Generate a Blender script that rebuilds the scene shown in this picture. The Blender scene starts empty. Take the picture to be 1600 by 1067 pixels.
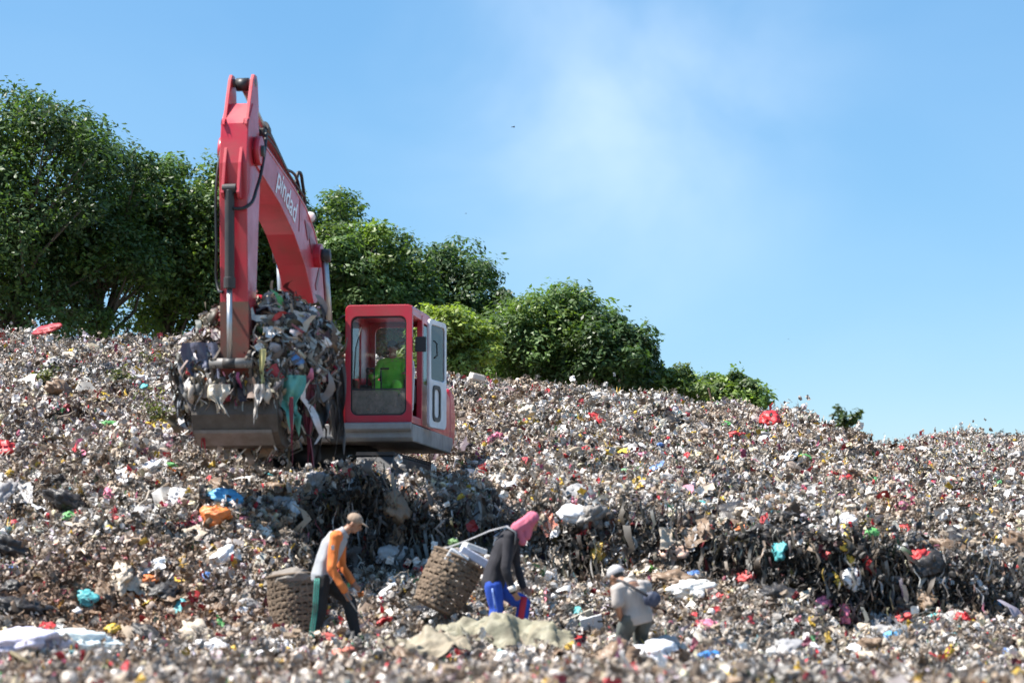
import bpy, bmesh, math, random
import numpy as np
from mathutils import Vector, Matrix, Euler
rad = math.radians
random.seed(7); rng = np.random.default_rng(11)
scene = bpy.context.scene
C = scene.collection

# ------------------------------------------------------------------ camera
LENS = 85.0; F = LENS / 36 * 1600; HORIZON = 900.0
PITCH = math.atan((HORIZON - 533.5) / F)
cam_d = bpy.data.cameras.new('camera'); cam = bpy.data.objects.new('camera', cam_d); C.objects.link(cam)
cam_d.lens = LENS; cam_d.sensor_width = 36; cam_d.clip_start = 0.1; cam_d.clip_end = 5000
cam.location = (0, 0, 0); cam.rotation_euler = (math.pi / 2 + PITCH, 0, 0)
cam_d.dof.use_dof = True; cam_d.dof.focus_distance = 46; cam_d.dof.aperture_fstop = 1.6
scene.camera = cam
# ------------------------------------------------------------------ light
SUN_TO = Vector((-0.54, -0.08, 0.84)).normalized()
world = bpy.data.worlds.new('World'); scene.world = world; world.use_nodes = True
nt = world.node_tree; nt.nodes.clear()
wo = nt.nodes.new('ShaderNodeOutputWorld'); bg = nt.nodes.new('ShaderNodeBackground')
sky = nt.nodes.new('ShaderNodeTexSky'); sky.sky_type = 'NISHITA'; sky.sun_disc = False
sky.sun_elevation = math.asin(SUN_TO.z); sky.sun_rotation = math.atan2(SUN_TO.x, SUN_TO.y)
sky.air_density = 1.0; sky.dust_density = 0.35; sky.ozone_density = 2.2; sky.altitude = 300
hsv = nt.nodes.new('ShaderNodeHueSaturation'); hsv.inputs['Hue'].default_value = 0.498; hsv.inputs['Saturation'].default_value = 1.42; hsv.inputs['Value'].default_value = 1.0
tc = nt.nodes.new('ShaderNodeTexCoord'); mp = nt.nodes.new('ShaderNodeMapping')
mp.inputs['Scale'].default_value = (6.0, 6.0, 9.0); mp.inputs['Rotation'].default_value = (0, rad(28), 0)
mp.inputs['Location'].default_value = (0.15, 0.0, 0.55)
nz = nt.nodes.new('ShaderNodeTexNoise'); nz.inputs['Scale'].default_value = 1.1; nz.inputs['Detail'].default_value = 5; nz.inputs['Roughness'].default_value = 0.5; nz.inputs['Distortion'].default_value = 0.35
cr = nt.nodes.new('ShaderNodeMapRange'); cr.interpolation_type = 'SMOOTHSTEP'
cr.inputs[1].default_value = 0.30; cr.inputs[2].default_value = 0.75; cr.inputs[3].default_value = 0.0; cr.inputs[4].default_value = 0.40
mix = nt.nodes.new('ShaderNodeMix'); mix.data_type = 'RGBA'
mix.inputs['B'].default_value = (7.6, 8.4, 9.2, 1)
L = nt.links.new
L(sky.outputs[0], hsv.inputs['Color']); L(tc.outputs['Generated'], mp.inputs[0]); L(mp.outputs[0], nz.inputs['Vector'])

# one bank of thin cirrus, faint elsewhere
cd = Vector(((960 - 800) / F, 1.0, (900 - 160) / F)).normalized()
vd = nt.nodes.new('ShaderNodeVectorMath'); vd.operation = 'DISTANCE'; vd.inputs[1].default_value = cd
vm = nt.nodes.new('ShaderNodeMapRange'); vm.interpolation_type = 'SMOOTHSTEP'; vm.inputs[1].default_value = 0.0; vm.inputs[2].default_value = 0.125; vm.inputs[3].default_value = 1.0; vm.inputs[4].default_value = 0.10
mu = nt.nodes.new('ShaderNodeMath'); mu.operation = 'MULTIPLY'
L(tc.outputs['Generated'], vd.inputs[0]); L(vd.outputs['Value'], vm.inputs[0]); L(cr.outputs[0], mu.inputs[0]); L(vm.outputs[0], mu.inputs[1])
L(nz.outputs[0], cr.inputs[0]); L(mu.outputs[0], mix.inputs['Factor']); hz = nt.nodes.new('ShaderNodeMix'); hz.data_type = 'RGBA'; hz.inputs['Factor'].default_value = .40; hz.inputs['B'].default_value = (2.25, 4.0, 6.1, 1)      # flat azure mixed in to even out the sky gradient
L(hsv.outputs[0], hz.inputs['A']); L(hz.outputs['Result'], mix.inputs['A'])
L(mix.outputs['Result'], bg.inputs[0]); L(bg.outputs[0], wo.inputs[0]); bg.inputs[1].default_value = 0.073
sun_d = bpy.data.lights.new('sun', 'SUN'); sun = bpy.data.objects.new('sun', sun_d); C.objects.link(sun)
sun_d.energy = 5.0; sun_d.angle = rad(0.55); sun_d.color = (1.0, 0.95, 0.88)
sun.rotation_euler = SUN_TO.to_track_quat('Z', 'Y').to_euler(); sun.location = (-20, 30, 40)
scene.view_settings.view_transform = 'Standard'; scene.view_settings.look = 'None'
scene.view_settings.exposure = 1.18; scene.view_settings.gamma = 1
scene.cycles.max_bounces = 6; scene.cycles.transparent_max_bounces = 12
scene.cycles.use_denoising = True
try: scene.cycles.denoiser = 'OPENIMAGEDENOISE'
except Exception: pass
scene.cycles.caustics_reflective = False; scene.cycles.caustics_refractive = False

# ------------------------------------------------------------------ geometry helpers
def at(px, py, Y):
    """world point at depth Y along the bearing given in photograph pixels"""
    dx = (px - 800) / F; dz = -(py - 533.5) / F
    c, s = math.cos(PITCH), math.sin(PITCH)
    d = Vector((dx, c - s * dz, s + c * dz))
    return d * (Y / d.y)

def _hash(i, j, k, seed):
    h = (i.astype(np.int64) * 374761393 + j.astype(np.int64) * 668265263 + k.astype(np.int64) * 1274126177 + seed * 97531357) & 0xffffffff
    h = ((h ^ (h >> 13)) * 1274126177) & 0xffffffff
    h = ((h ^ (h >> 16)) * 2246822519) & 0xffffffff
    return ((h ^ (h >> 15)) & 0xffff) / 32767.5 - 1.0
def vnoise(p, seed=0):
    p = np.asarray(p, float); i = np.floor(p).astype(np.int64); f = p - i; f = f * f * (3 - 2 * f)
    r = 0
    for a in (0, 1):
        for b in (0, 1):
            for c in (0, 1):
                w = (f[:, 0] if a else 1 - f[:, 0]) * (f[:, 1] if b else 1 - f[:, 1]) * (f[:, 2] if c else 1 - f[:, 2])
                r = r + w * _hash(i[:, 0] + a, i[:, 1] + b, i[:, 2] + c, seed)
    return r

class MB:
    """collects shapes into one mesh"""
    def __init__(s): s.v = []; s.f = []; s.c = []; s.n = 0; s.m = []
    def add(s, v, f, col=None, m=0):
        v = [tuple(map(float, q)) for q in v]
        s.v += v; s.f += [tuple(int(a) + s.n for a in q) for q in f]; s.n += len(v); s.m += [m] * len(f)
        s.c += [col if col is not None else (1, 1, 1)] * len(v)
    def box(s, c, size, rot=None, m=0):
        hx, hy, hz = [a / 2 for a in size]; R = Euler(rot).to_matrix() if rot else Matrix.Identity(3); c = Vector(c)
        v = [c + R @ Vector((x, y, z)) for x in (-hx, hx) for y in (-hy, hy) for z in (-hz, hz)]
        s.add(v, [(0, 1, 3, 2), (4, 6, 7, 5), (0, 4, 5, 1), (2, 3, 7, 6), (0, 2, 6, 4), (1, 5, 7, 3)], m=m)
    def prism(s, poly, x0, x1, m=0):
        """(y,z) outline pushed along x"""
        n = len(poly); v = [(x0, a, b) for a, b in poly] + [(x1, a, b) for a, b in poly]
        s.add(v, [tuple(range(n)), tuple(range(2 * n - 1, n - 1, -1))] + [(i, i + n, (i + 1) % n + n, (i + 1) % n) for i in range(n)], m=m)
    def tube(s, pts, r, n=10, lat=None, caps=True, col=None, m=0):
        """swept ring; r is a number, a list of numbers, or a list of (lateral, other) pairs"""
        P = [Vector(p) for p in pts]; k = len(P)
        rr = r if isinstance(r, (list, tuple)) else [r] * k
        up = Vector(lat) if lat is not None else None; v = []
        prev = None
        for i in range(k):
            t = (P[min(i + 1, k - 1)] - P[max(i - 1, 0)]).normalized()
            ref = up if up is not None else (prev if prev is not None else (Vector((1, 0, 0)) if abs(t.x) < .8 else Vector((0, 1, 0))))
            a = (ref - t * ref.dot(t)).normalized(); b = t.cross(a); prev = a
            ra, rb = rr[i] if isinstance(rr[i], (list, tuple)) else (rr[i], rr[i])
            for j in range(n):
                q = 2 * math.pi * j / n; v.append(P[i] + a * (ra * math.cos(q)) + b * (rb * math.sin(q)))
        f = [(i * n + j, i * n + (j + 1) % n, (i + 1) * n + (j + 1) % n, (i + 1) * n + j) for i in range(k - 1) for j in range(n)]
        if caps: f += [tuple(range(n - 1, -1, -1)), tuple(range((k - 1) * n, k * n))]
        s.add(v, f, col, m)
    def capsule(s, p0, r0, p1, r1, n=10):
        p0 = Vector(p0); p1 = Vector(p1); d = (p1 - p0); l = d.length; d = d / l if l > 1e-6 else Vector((0, 0, 1))
        pts = []; rs = []
        for q in (-.97, -.8, -.5, 0): pts.append(p0 + d * (r0 * q)); rs.append(r0 * math.sqrt(1 - q * q))
        for q in (0, .5, .8, .97): pts.append(p1 + d * (r1 * q)); rs.append(r1 * math.sqrt(1 - q * q))
        s.tube(pts, rs, n)
    def ell(s, c, rx, ry, rz, M=None, n=12, k=8):
        c = Vector(c); M = M or Matrix.Identity(3); v = []
        for i in range(k + 1):
            th = math.pi * (i + .02) / (k + .04)
            for j in range(n):
                a = 2 * math.pi * j / n
                v.append(c + M @ Vector((rx * math.sin(th) * math.cos(a), ry * math.sin(th) * math.sin(a), rz * math.cos(th))))
        f = [(i * n + j, (i + 1) * n + j, (i + 1) * n + (j + 1) % n, i * n + (j + 1) % n) for i in range(k) for j in range(n)]
        f += [tuple(range(n)), tuple(range((k + 1) * n - 1, k * n - 1, -1))]
        s.add(v, f)
    def lathe(s, prof, n=12, c=(0, 0, 0), M=None, col=None):
        c = Vector(c); M = M or Matrix.Identity(3); k = len(prof)
        v = [c + M @ Vector((r * math.cos(2 * math.pi * j / n), r * math.sin(2 * math.pi * j / n), z)) for r, z in prof for j in range(n)]
        s.add(v, [(i * n + j, i * n + (j + 1) % n, (i + 1) * n + (j + 1) % n, (i + 1) * n + j) for i in range(k - 1) for j in range(n)] + [tuple(range(n - 1, -1, -1)), tuple(range((k - 1) * n, k * n))], col)
    def mesh(s, name, mats=None, smooth=False, color=False):
        me = bpy.data.meshes.new(name); me.from_pydata(s.v, [], s.f); me.update()
        for m in (mats or []): me.materials.append(m)
        if any(s.m): me.polygons.foreach_set('material_index', s.m)
        if smooth: me.polygons.foreach_set('use_smooth', [True] * len(me.polygons))
        if color:
            a = me.color_attributes.new('pc', 'FLOAT_COLOR', 'POINT')
            a.data.foreach_set('color', np.c_[np.array(s.c, float), np.ones(len(s.c))].ravel())
        return me
    def obj(s, name, m, parent=None, smooth=False, bevel=0, color=False):
        o = bpy.data.objects.new(name, s.mesh(name, m if isinstance(m, list) else [m], smooth, color)); C.objects.link(o)
        if parent: o.parent = parent
        if bevel:
            b = o.modifiers.new('bevel', 'BEVEL'); b.width = bevel; b.segments = 2; b.limit_method = 'ANGLE'; b.angle_limit = rad(40)
        return o

def tag(o, label=None, cat=None, group=None, kind=None):
    if label: o['label'] = label
    if cat: o['category'] = cat
    if group: o['group'] = group
    if kind: o['kind'] = kind
    return o
def empty(name, loc=(0, 0, 0), rz=0):
    o = bpy.data.objects.new(name, None); C.objects.link(o); o.location = loc; o.rotation_euler = (0, 0, rz); o.empty_display_size = .2
    return o

# ------------------------------------------------------------------ materials
def mat(name, col, rough=.6, metal=0, dirt=0, dirtcol=(.14, .10, .07), scale=4, bump=0, bscale=30, spec=.5, coat=0):
    m = bpy.data.materials.new(name); m.use_nodes = True; t = m.node_tree; b = t.nodes['Principled BSDF']
    b.inputs['Base Color'].default_value = (*col, 1); b.inputs['Roughness'].default_value = rough; b.inputs['Metallic'].default_value = metal
    b.inputs['Specular IOR Level'].default_value = spec
    if coat: b.inputs['Coat Weight'].default_value = coat; b.inputs['Coat Roughness'].default_value = .12
    co = t.nodes.new('ShaderNodeTexCoord')
    if dirt:
        n = t.nodes.new('ShaderNodeTexNoise'); n.inputs['Scale'].default_value = scale; n.inputs['Detail'].default_value = 6; n.inputs['Roughness'].default_value = .65
        r = t.nodes.new('ShaderNodeMapRange'); r.inputs[1].default_value = .42; r.inputs[2].default_value = .75; r.inputs[4].default_value = dirt
        x = t.nodes.new('ShaderNodeMix'); x.data_type = 'RGBA'; x.inputs['A'].default_value = (*col, 1); x.inputs['B'].default_value = (*dirtcol, 1)
        t.links.new(co.outputs['Object'], n.inputs['Vector']); t.links.new(n.outputs[0], r.inputs[0]); t.links.new(r.outputs[0], x.inputs['Factor']); t.links.new(x.outputs['Result'], b.inputs['Base Color'])
        y = t.nodes.new('ShaderNodeMapRange'); y.inputs[1].default_value = .35; y.inputs[2].default_value = .75; y.inputs[3].default_value = rough; y.inputs[4].default_value = min(1, rough + .3 * dirt + .1)
        t.links.new(n.outputs[0], y.inputs[0]); t.links.new(y.outputs[0], b.inputs['Roughness'])
    if bump:
        n = t.nodes.new('ShaderNodeTexNoise'); n.inputs['Scale'].default_value = bscale; n.inputs['Detail'].default_value = 5
        u = t.nodes.new('ShaderNodeBump'); u.inputs['Strength'].default_value = bump; u.inputs['Distance'].default_value = .03
        t.links.new(co.outputs['Object'], n.inputs['Vector']); t.links.new(n.outputs[0], u.inputs['Height']); t.links.new(u.outputs[0], b.inputs['Normal'])
    return m

M = {}
M['red'] = mat('red_paint', (.52, .022, .045), .34, 0, .5, (.22, .075, .06), 2.6, coat=.3)
M['muddy_red'] = mat('muddy_red_paint', (.15, .085, .06), .7, 0, .8, (.34, .03, .03), 3.2)
M['white_paint'] = mat('white_paint', (.72, .74, .78), .4, 0, .45, (.35, .33, .31), 4)
M['grey_paint'] = mat('grey_paint', (.30, .295, .29), .5, 0, .6, (.15, .12, .09), 3)
M['dark_metal'] = mat('dark_metal', (.025, .025, .027), .45, 0, .4, (.09, .07, .05), 4)
M['black_rubber'] = mat('black_rubber', (.012, .012, .013), .5)
M['chrome'] = mat('chrome_rod', (.5, .5, .5), .38, 1, .25, (.2, .17, .14), 6)
M['steel'] = mat('worn_steel', (.115, .098, .083), .55, .3, .85, (.07, .05, .035), 4, .3, 20)
M['pin_steel'] = mat('pin_steel', (.22, .21, .20), .5, .4, .6, (.14, .10, .07), 5)
M['lamp_glass'] = mat('lamp_glass', (.85, .83, .78), .15, spec=.8)
M['lamp_amber'] = mat('lamp_amber', (.75, .45, .22), .25)
M['letter'] = mat('white_lettering', (.85, .86, .9), .4)
M['emblem'] = mat('dark_red_mark', (.22, .008, .015), .4)
M['seat'] = mat('black_vinyl', (.025, .025, .028), .6)
M['skin'] = mat('skin', (.34, .18, .115), .5, 0, .25, (.2, .09, .05), 30)
M['hair'] = mat('hair', (.012, .01, .009), .5)

def glass(name, dirt, tint=(.95, .97, .97)):
    m = bpy.data.materials.new(name); m.use_nodes = True; t = m.node_tree; t.nodes.clear()
    o = t.nodes.new('ShaderNodeOutputMaterial'); tr = t.nodes.new('ShaderNodeBsdfTransparent'); gl = t.nodes.new('ShaderNodeBsdfGlossy'); df = t.nodes.new('ShaderNodeBsdfDiffuse'); tl = t.nodes.new('ShaderNodeBsdfTranslucent')
    tr.inputs[0].default_value = (*tint, 1); gl.inputs['Roughness'].default_value = .03
    df.inputs[0].default_value = (.42, .39, .34, 1); tl.inputs[0].default_value = (.42, .39, .34, 1)
    fr = t.nodes.new('ShaderNodeFresnel'); fr.inputs[0].default_value = 1.45
    a = t.nodes.new('ShaderNodeMixShader'); b = t.nodes.new('ShaderNodeMixShader'); d = t.nodes.new('ShaderNodeMixShader'); d.inputs[0].default_value = .5
    n = t.nodes.new('ShaderNodeTexNoise'); n.inputs['Scale'].default_value = 9; n.inputs['Detail'].default_value = 8; n.inputs['Roughness'].default_value = .75
    c = t.nodes.new('ShaderNodeTexCoord'); r = t.nodes.new('ShaderNodeMapRange'); r.inputs[1].default_value = .3; r.inputs[2].default_value = .7; r.inputs[3].default_value = dirt * .35; r.inputs[4].default_value = dirt
    k = t.links.new
    k(c.outputs['Object'], n.inputs['Vector']); k(n.outputs[0], r.inputs[0]); k(r.outputs[0], b.inputs[0])
    k(fr.outputs[0], a.inputs[0]); k(tr.outputs[0], a.inputs[1]); k(gl.outputs[0], a.inputs[2])
    k(df.outputs[0], d.inputs[1]); k(tl.outputs[0], d.inputs[2]); k(a.outputs[0], b.inputs[1]); k(d.outputs[0], b.inputs[2]); k(b.outputs[0], o.inputs[0])
    return m
M['glass'] = glass('cab_glass', .05)
M['dirty_glass'] = glass('dirty_cab_glass', .85)

def litter_mat(name, attr_type, attr, dirt=.34, rough=.55, second=None):
    """colour comes from a per-piece attribute, with brown grime in patches"""
    m = bpy.data.materials.new(name); m.use_nodes = True; t = m.node_tree; b = t.nodes['Principled BSDF']; k = t.links.new
    a = t.nodes.new('ShaderNodeAttribute'); a.attribute_type = attr_type; a.attribute_name = attr
    c = t.nodes.new('ShaderNodeTexCoord'); n = t.nodes.new('ShaderNodeTexNoise'); n.inputs['Scale'].default_value = 3.0; n.inputs['Detail'].default_value = 4
    r = t.nodes.new('ShaderNodeMapRange'); r.inputs[1].default_value = .45; r.inputs[2].default_value = .72; r.inputs[4].default_value = dirt
    x = t.nodes.new('ShaderNodeMix'); x.data_type = 'RGBA'; x.inputs['B'].default_value = (.16, .115, .08, 1)
    k(c.outputs['Object'], n.inputs['Vector']); k(n.outputs[0], r.inputs[0]); k(r.outputs[0], x.inputs['Factor'])
    col = a.outputs['Color']
    if second:
        a2 = t.nodes.new('ShaderNodeAttribute'); a2.attribute_type = 'INSTANCER'; a2.attribute_name = second
        mu = t.nodes.new('ShaderNodeMix'); mu.data_type = 'RGBA'; mu.blend_type = 'MULTIPLY'; mu.inputs['Factor'].default_value = 1
        k(col, mu.inputs['A']); k(a2.outputs['Color'], mu.inputs['B']); col = mu.outputs['Result']
    k(col, x.inputs['A']); k(x.outputs['Result'], b.inputs['Base Color']); b.inputs['Roughness'].default_value = rough
    return m
M['litter'] = litter_mat('litter_plastic', 'INSTANCER', 'col')
M['clump'] = litter_mat('litter_bits', 'GEOMETRY', 'pc', .2, .6, 'col')

# ------------------------------------------------------------------ terrain
def K(*a):                       # (depth, photograph row) pairs -> (depth, height)
    return [(y, at(800, p, y).z if p > 60 else p) for y, p in a]
near = [(-6, -.95), (6, -.86), (12, -.82), (16, -.80)]
def colm(px, yc, knots): return ((px - 800) / F / math.cos(PITCH), near + K(*knots) + [(66, 2.2), (84, -1.0)], yc)
COLS = [   # bearing, depth of the cut edge, (depth, photograph row) of the surface
 colm(-260, 31.0, [(20, 1045), (24, 1035), (26.5, 985), (28.5, 910), (30, 845), (33, 735), (37, 640), (42, 570), (46.5, 512), (50, 520), (56, 3.6)]),
 colm(0,    31.0, [(20, 1048), (24, 1040), (26.5, 998), (28.2, 940), (30, 855), (33, 735), (37, 645), (42, 575), (47, 524), (50, 535), (56, 3.4)]),
 colm(250,  31.9, [(20, 1050), (24, 1042), (27, 1003), (28.5, 950), (30, 860), (32, 772), (33.2, 712), (36, 688), (40, 620), (44, 565), (47, 532), (50, 545), (56, 3.2)]),
 colm(440,  31.9, [(20, 1054), (24, 1045), (27.3, 1006), (28.7, 945), (30.4, 860), (31.6, 785), (32.4, 732), (33.5, 722), (36, 735), (39, 700), (44, 600), (47, 548), (50, 560), (56, 3.0)]),
 colm(500,  31.9, [(20, 1056), (24, 1046), (27.6, 1008), (29.4, 958), (31.2, 890), (31.8, 775), (32.3, 742), (33, 734), (34.5, 1.02), (39, 1.05), (43, 620), (47, 560), (50, 570), (56, 2.8)]),
 colm(545,  31.7, [(20, 1056), (24, 1046), (28, 1004), (29.8, 955), (31.3, 905), (31.6, 775), (32.3, 746), (33, 736), (34.2, 1.0), (39.5, 1.05), (43, 635), (47, 570), (50, 580), (56, 2.8)]),
 colm(630,  31.9, [(20, 1054), (24, 1045), (28, 1000), (29.8, 945), (31.6, 890), (31.85, 795), (32.4, 775), (33, 768), (34, .92), (40, 1.05), (43, 645), (47, 580), (50, 590), (56, 2.6)]),
 colm(730,  31.9, [(20, 1050), (24, 1042), (27.0, 1004), (28.3, 960), (30, 915), (31.7, 875), (31.9, 805), (32.6, 785), (34, 778), (36, 765), (38, 745), (40.5, 695), (43, 655), (47, 590), (50, 602), (56, 2.4)]),
 colm(800,  31.6, [(20, 1048), (24, 1042), (27.2, 1004), (28.6, 955), (30, 910), (31.45, 880), (31.65, 815), (33, 768), (36, 722), (40, 675), (44, 625), (47, 598), (50, 612), (56, 2.2)]),
 colm(880,  31.1, [(20, 1050), (24, 1044), (27.2, 1004), (28.8, 955), (30.5, 915), (30.98, 900), (31.15, 812), (32.2, 785), (36, 725), (40, 678), (44, 632), (47, 605), (50, 620), (56, 2.2)]),
 colm(990,  30.75, [(20, 1056), (24, 1047), (27.2, 1008), (28.6, 960), (30.2, 915), (30.63, 902), (30.8, 826), (32, 798), (36, 738), (40, 690), (44, 642), (47, 618), (50, 632), (56, 2.0)]),
 colm(1130, 30.4, [(20, 1058), (24, 1048), (27.0, 1000), (28.4, 948), (29.8, 915), (30.28, 908), (30.45, 842), (32, 812), (36, 752), (40, 705), (44, 662), (46, 638), (49, 655), (56, 2.4)]),
 colm(1215, 30.0, [(20, 1060), (24, 1048), (27.0, 1004), (28.2, 965), (29.3, 945), (29.88, 940), (30.05, 846), (32, 812), (36, 752), (40, 708), (44, 668), (46, 645), (49, 662), (56, 2.4)]),
 colm(1275, 29.85, [(20, 1060), (24, 1048), (27.0, 1012), (28.4, 1000), (29.72, 985), (29.9, 850), (32, 815), (36, 758), (40, 716), (44, 680), (46, 655), (48, 672), (53, 705), (59, 692), (63, 700)]),
 colm(1365, 29.9, [(20, 1062), (24, 1048), (27.0, 1012), (28.6, 998), (29.77, 980), (29.95, 868), (32, 830), (36, 775), (40, 738), (43.5, 700), (45, 702), (47, 720), (53, 715), (59, 698), (63, 705)]),
 colm(1450, 30.05, [(20, 1062), (24, 1047), (27.0, 1006), (28.6, 990), (29.92, 968), (30.1, 880), (32, 842), (36, 795), (40, 760), (44, 742), (48, 730), (54, 700), (58.5, 682), (62, 690)]),
 colm(1600, 30.1, [(20, 1062), (24, 1046), (27.0, 1004), (28.6, 990), (29.97, 970), (30.15, 895), (32, 858), (36, 805), (40, 770), (44, 748), (48, 735), (54, 705), (58.5, 688), (62, 695)]),
 colm(1860, 30.1, [(20, 1062), (24, 1046), (27.0, 1004), (28.6, 990), (29.97, 960), (30.2, 905), (32, 870), (36, 810), (40, 770), (44, 745), (48, 730), (54, 700), (58.5, 680), (62, 690)]),
]
COL_T = np.array([c[0] for c in COLS]); COL_Y = np.array([c[2] for c in COLS])
def base_z(x, y):
    x = np.atleast_1d(np.asarray(x, float)); y = np.atleast_1d(np.asarray(y, float))
    wx = x + .22 * vnoise(np.stack([x * .9, y * .9, 0 * x + 5], 1), 21)          # wobble so that edges are not straight
    wy = y + .26 * vnoise(np.stack([x * 1.1, y * 1.1, 0 * x + 9], 1), 22) + .10 * vnoise(np.stack([x * 3, y * 3, 0 * x + 2], 1), 23)
    t = wx / np.maximum(wy, 4.0)
    rel = wy - np.interp(t, COL_T, COL_Y)
    Z = np.stack([np.interp(rel, [k[0] - c[2] for k in c[1]], [k[1] for k in c[1]]) for c in COLS])
    j = np.clip(np.searchsorted(COL_T, t) - 1, 0, len(COLS) - 2)
    f = np.clip((t - COL_T[j]) / (COL_T[j + 1] - COL_T[j]), 0, 1); f = f * f * (3 - 2 * f)
    i = np.arange(len(x)); return Z[j, i] * (1 - f) + Z[j + 1, i] * f
def ground_z(x, y):
    x = np.atleast_1d(np.asarray(x, float)); y = np.atleast_1d(np.asarray(y, float)); z = base_z(x, y) - .10 - .05 * np.clip((y - 37) / 7, 0, 1)
    amp = np.clip((y - 14) / 16, .25, 1)
    z = z + amp * (.17 * vnoise(np.stack([x * .7, y * .6, 0 * x], 1), 1) + .15 * vnoise(np.stack([x * 1.5, y * 1.3, 0 * x], 1), 2)
                   + .085 * vnoise(np.stack([x * 4, y * 4, 0 * x], 1), 3) + .03 * vnoise(np.stack([x * 9, y * 9, 0 * x], 1), 4))
    # the level pad the tracks stand on
    pad = np.clip(np.minimum(np.minimum(x + 4.5, -.75 - x), np.minimum(y - 34.1, 39.3 - y)) / .5, 0, 1)
    z = np.where(pad > 0, np.minimum(z, z * (1 - pad) + pad * (.95 + .05 * vnoise(np.stack([x * 4, y * 4, 0 * x], 1), 8))), z)
    e = np.clip(np.minimum(np.minimum(x + 20, 22 - x), np.minimum(y + 6, 84 - y)) / 3.0, 0, 1)
    return z * e + (1 - e) * -1.9
def cut_shade_mask(x, y):
    """1 on the steep cut faces, whose shade is painted into the colours"""
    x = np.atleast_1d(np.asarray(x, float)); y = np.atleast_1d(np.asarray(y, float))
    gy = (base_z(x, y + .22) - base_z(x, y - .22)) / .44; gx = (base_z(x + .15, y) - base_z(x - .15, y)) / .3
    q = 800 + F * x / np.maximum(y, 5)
    w = np.interp(q, [0, 430, 490, 640, 700, 830, 880, 1010, 1060, 1120, 1200, 1440, 1520, 1600], [.1, .2, 1, 1, .75, .5, 1, 1, .8, .85, 1.15, 1.15, .7, .5]) + .35 * vnoise(np.stack([x * 1.3, y * 1.3, 0 * x], 1), 41)  # strength of the painted shade along the face
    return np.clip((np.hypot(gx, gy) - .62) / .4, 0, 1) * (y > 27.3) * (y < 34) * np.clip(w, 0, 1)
def gz(x, y): return float(ground_z(x, y)[0])

xs = np.concatenate([np.arange(-20, -13, .5), np.arange(-13, 14, .11), np.arange(14, 22.01, .5)])
ys = np.concatenate([np.arange(-6, 12, .4), np.arange(12, 50, .11), np.arange(50, 66, .22), np.arange(66, 84.1, .6)])
GX, GY = np.meshgrid(xs, ys); nx, ny = len(xs), len(ys)
TV = np.c_[GX.ravel(), GY.ravel(), ground_z(GX.ravel(), GY.ravel())]
ii = np.arange(nx * ny).reshape(ny, nx)
TQ = np.stack([ii[:-1, :-1], ii[:-1, 1:], ii[1:, 1:], ii[1:, :-1]], -1).reshape(-1, 4)
def quad_mesh(name, V, Q):
    me = bpy.data.meshes.new(name); me.vertices.add(len(V)); me.vertices.foreach_set('co', np.asarray(V, np.float32).ravel())
    k = Q.shape[1]; me.loops.add(Q.size); me.loops.foreach_set('vertex_index', Q.astype(np.int32).ravel())
    me.polygons.add(len(Q)); me.polygons.foreach_set('loop_start', np.arange(0, Q.size, k, dtype=np.int32))
    me.update(calc_edges=True); me.validate(); return me
tm = quad_mesh('terrain', TV, TQ)
_cm = cut_shade_mask(TV[:, 0], TV[:, 1]); _a = tm.attributes.new('cut', 'FLOAT', 'POINT'); _a.data.foreach_set('value', _cm.astype(np.float32))  # painted shade of the cut faces, stored per vertex
soil = bpy.data.materials.new('compacted_waste'); soil.use_nodes = True
t = soil.node_tree; b = t.nodes['Principled BSDF']; b.inputs['Roughness'].default_value = .9
co = t.nodes.new('ShaderNodeTexCoord'); v1 = t.nodes.new('ShaderNodeTexVoronoi'); v1.inputs['Scale'].default_value = 16
n1 = t.nodes.new('ShaderNodeTexNoise'); n1.inputs['Scale'].default_value = 7; n1.inputs['Detail'].default_value = 8; n1.inputs['Roughness'].default_value = .7
rp = t.nodes.new('ShaderNodeValToRGB'); rp.color_ramp.elements[0].position = .3; rp.color_ramp.elements[0].color = (.035, .027, .02, 1); rp.color_ramp.elements[1].position = .75; rp.color_ramp.elements[1].color = (.22, .165, .115, 1)
mx = t.nodes.new('ShaderNodeMix'); mx.data_type = 'RGBA'; mx.inputs['Factor'].default_value = .22
ca = t.nodes.new('ShaderNodeAttribute'); ca.attribute_name = 'cut'; dk = t.nodes.new('ShaderNodeMix'); dk.data_type = 'RGBA'; dk.inputs['B'].default_value = (.016, .014, .012, 1)  # near-black soil colour stands in for shade on the cut faces
bp = t.nodes.new('ShaderNodeBump'); bp.inputs['Strength'].default_value = .9; bp.inputs['Distance'].default_value = .06
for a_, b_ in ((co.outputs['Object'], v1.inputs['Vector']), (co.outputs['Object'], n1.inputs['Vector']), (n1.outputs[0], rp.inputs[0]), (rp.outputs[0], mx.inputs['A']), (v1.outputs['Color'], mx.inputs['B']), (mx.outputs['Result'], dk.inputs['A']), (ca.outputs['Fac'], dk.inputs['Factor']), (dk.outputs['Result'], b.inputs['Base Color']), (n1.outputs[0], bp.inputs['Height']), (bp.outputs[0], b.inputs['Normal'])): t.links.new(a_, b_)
tm.materials.append(soil)
terrain = bpy.data.objects.new('terrain', tm); C.objects.link(terrain); tag(terrain, 'landfill slope of compacted brown waste', 'terrain', kind='structure')
g = MB(); g.add([(-1500, -400, -2), (1500, -400, -2), (1500, 2600, -2), (-1500, 2600, -2)], [(0, 1, 2, 3)])
tag(g.obj('ground', mat('dry_earth', (.2, .15, .1), .9, 0, .6, (.1, .12, .05), .2)), 'bare earth around the landfill', 'ground', kind='structure')

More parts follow.
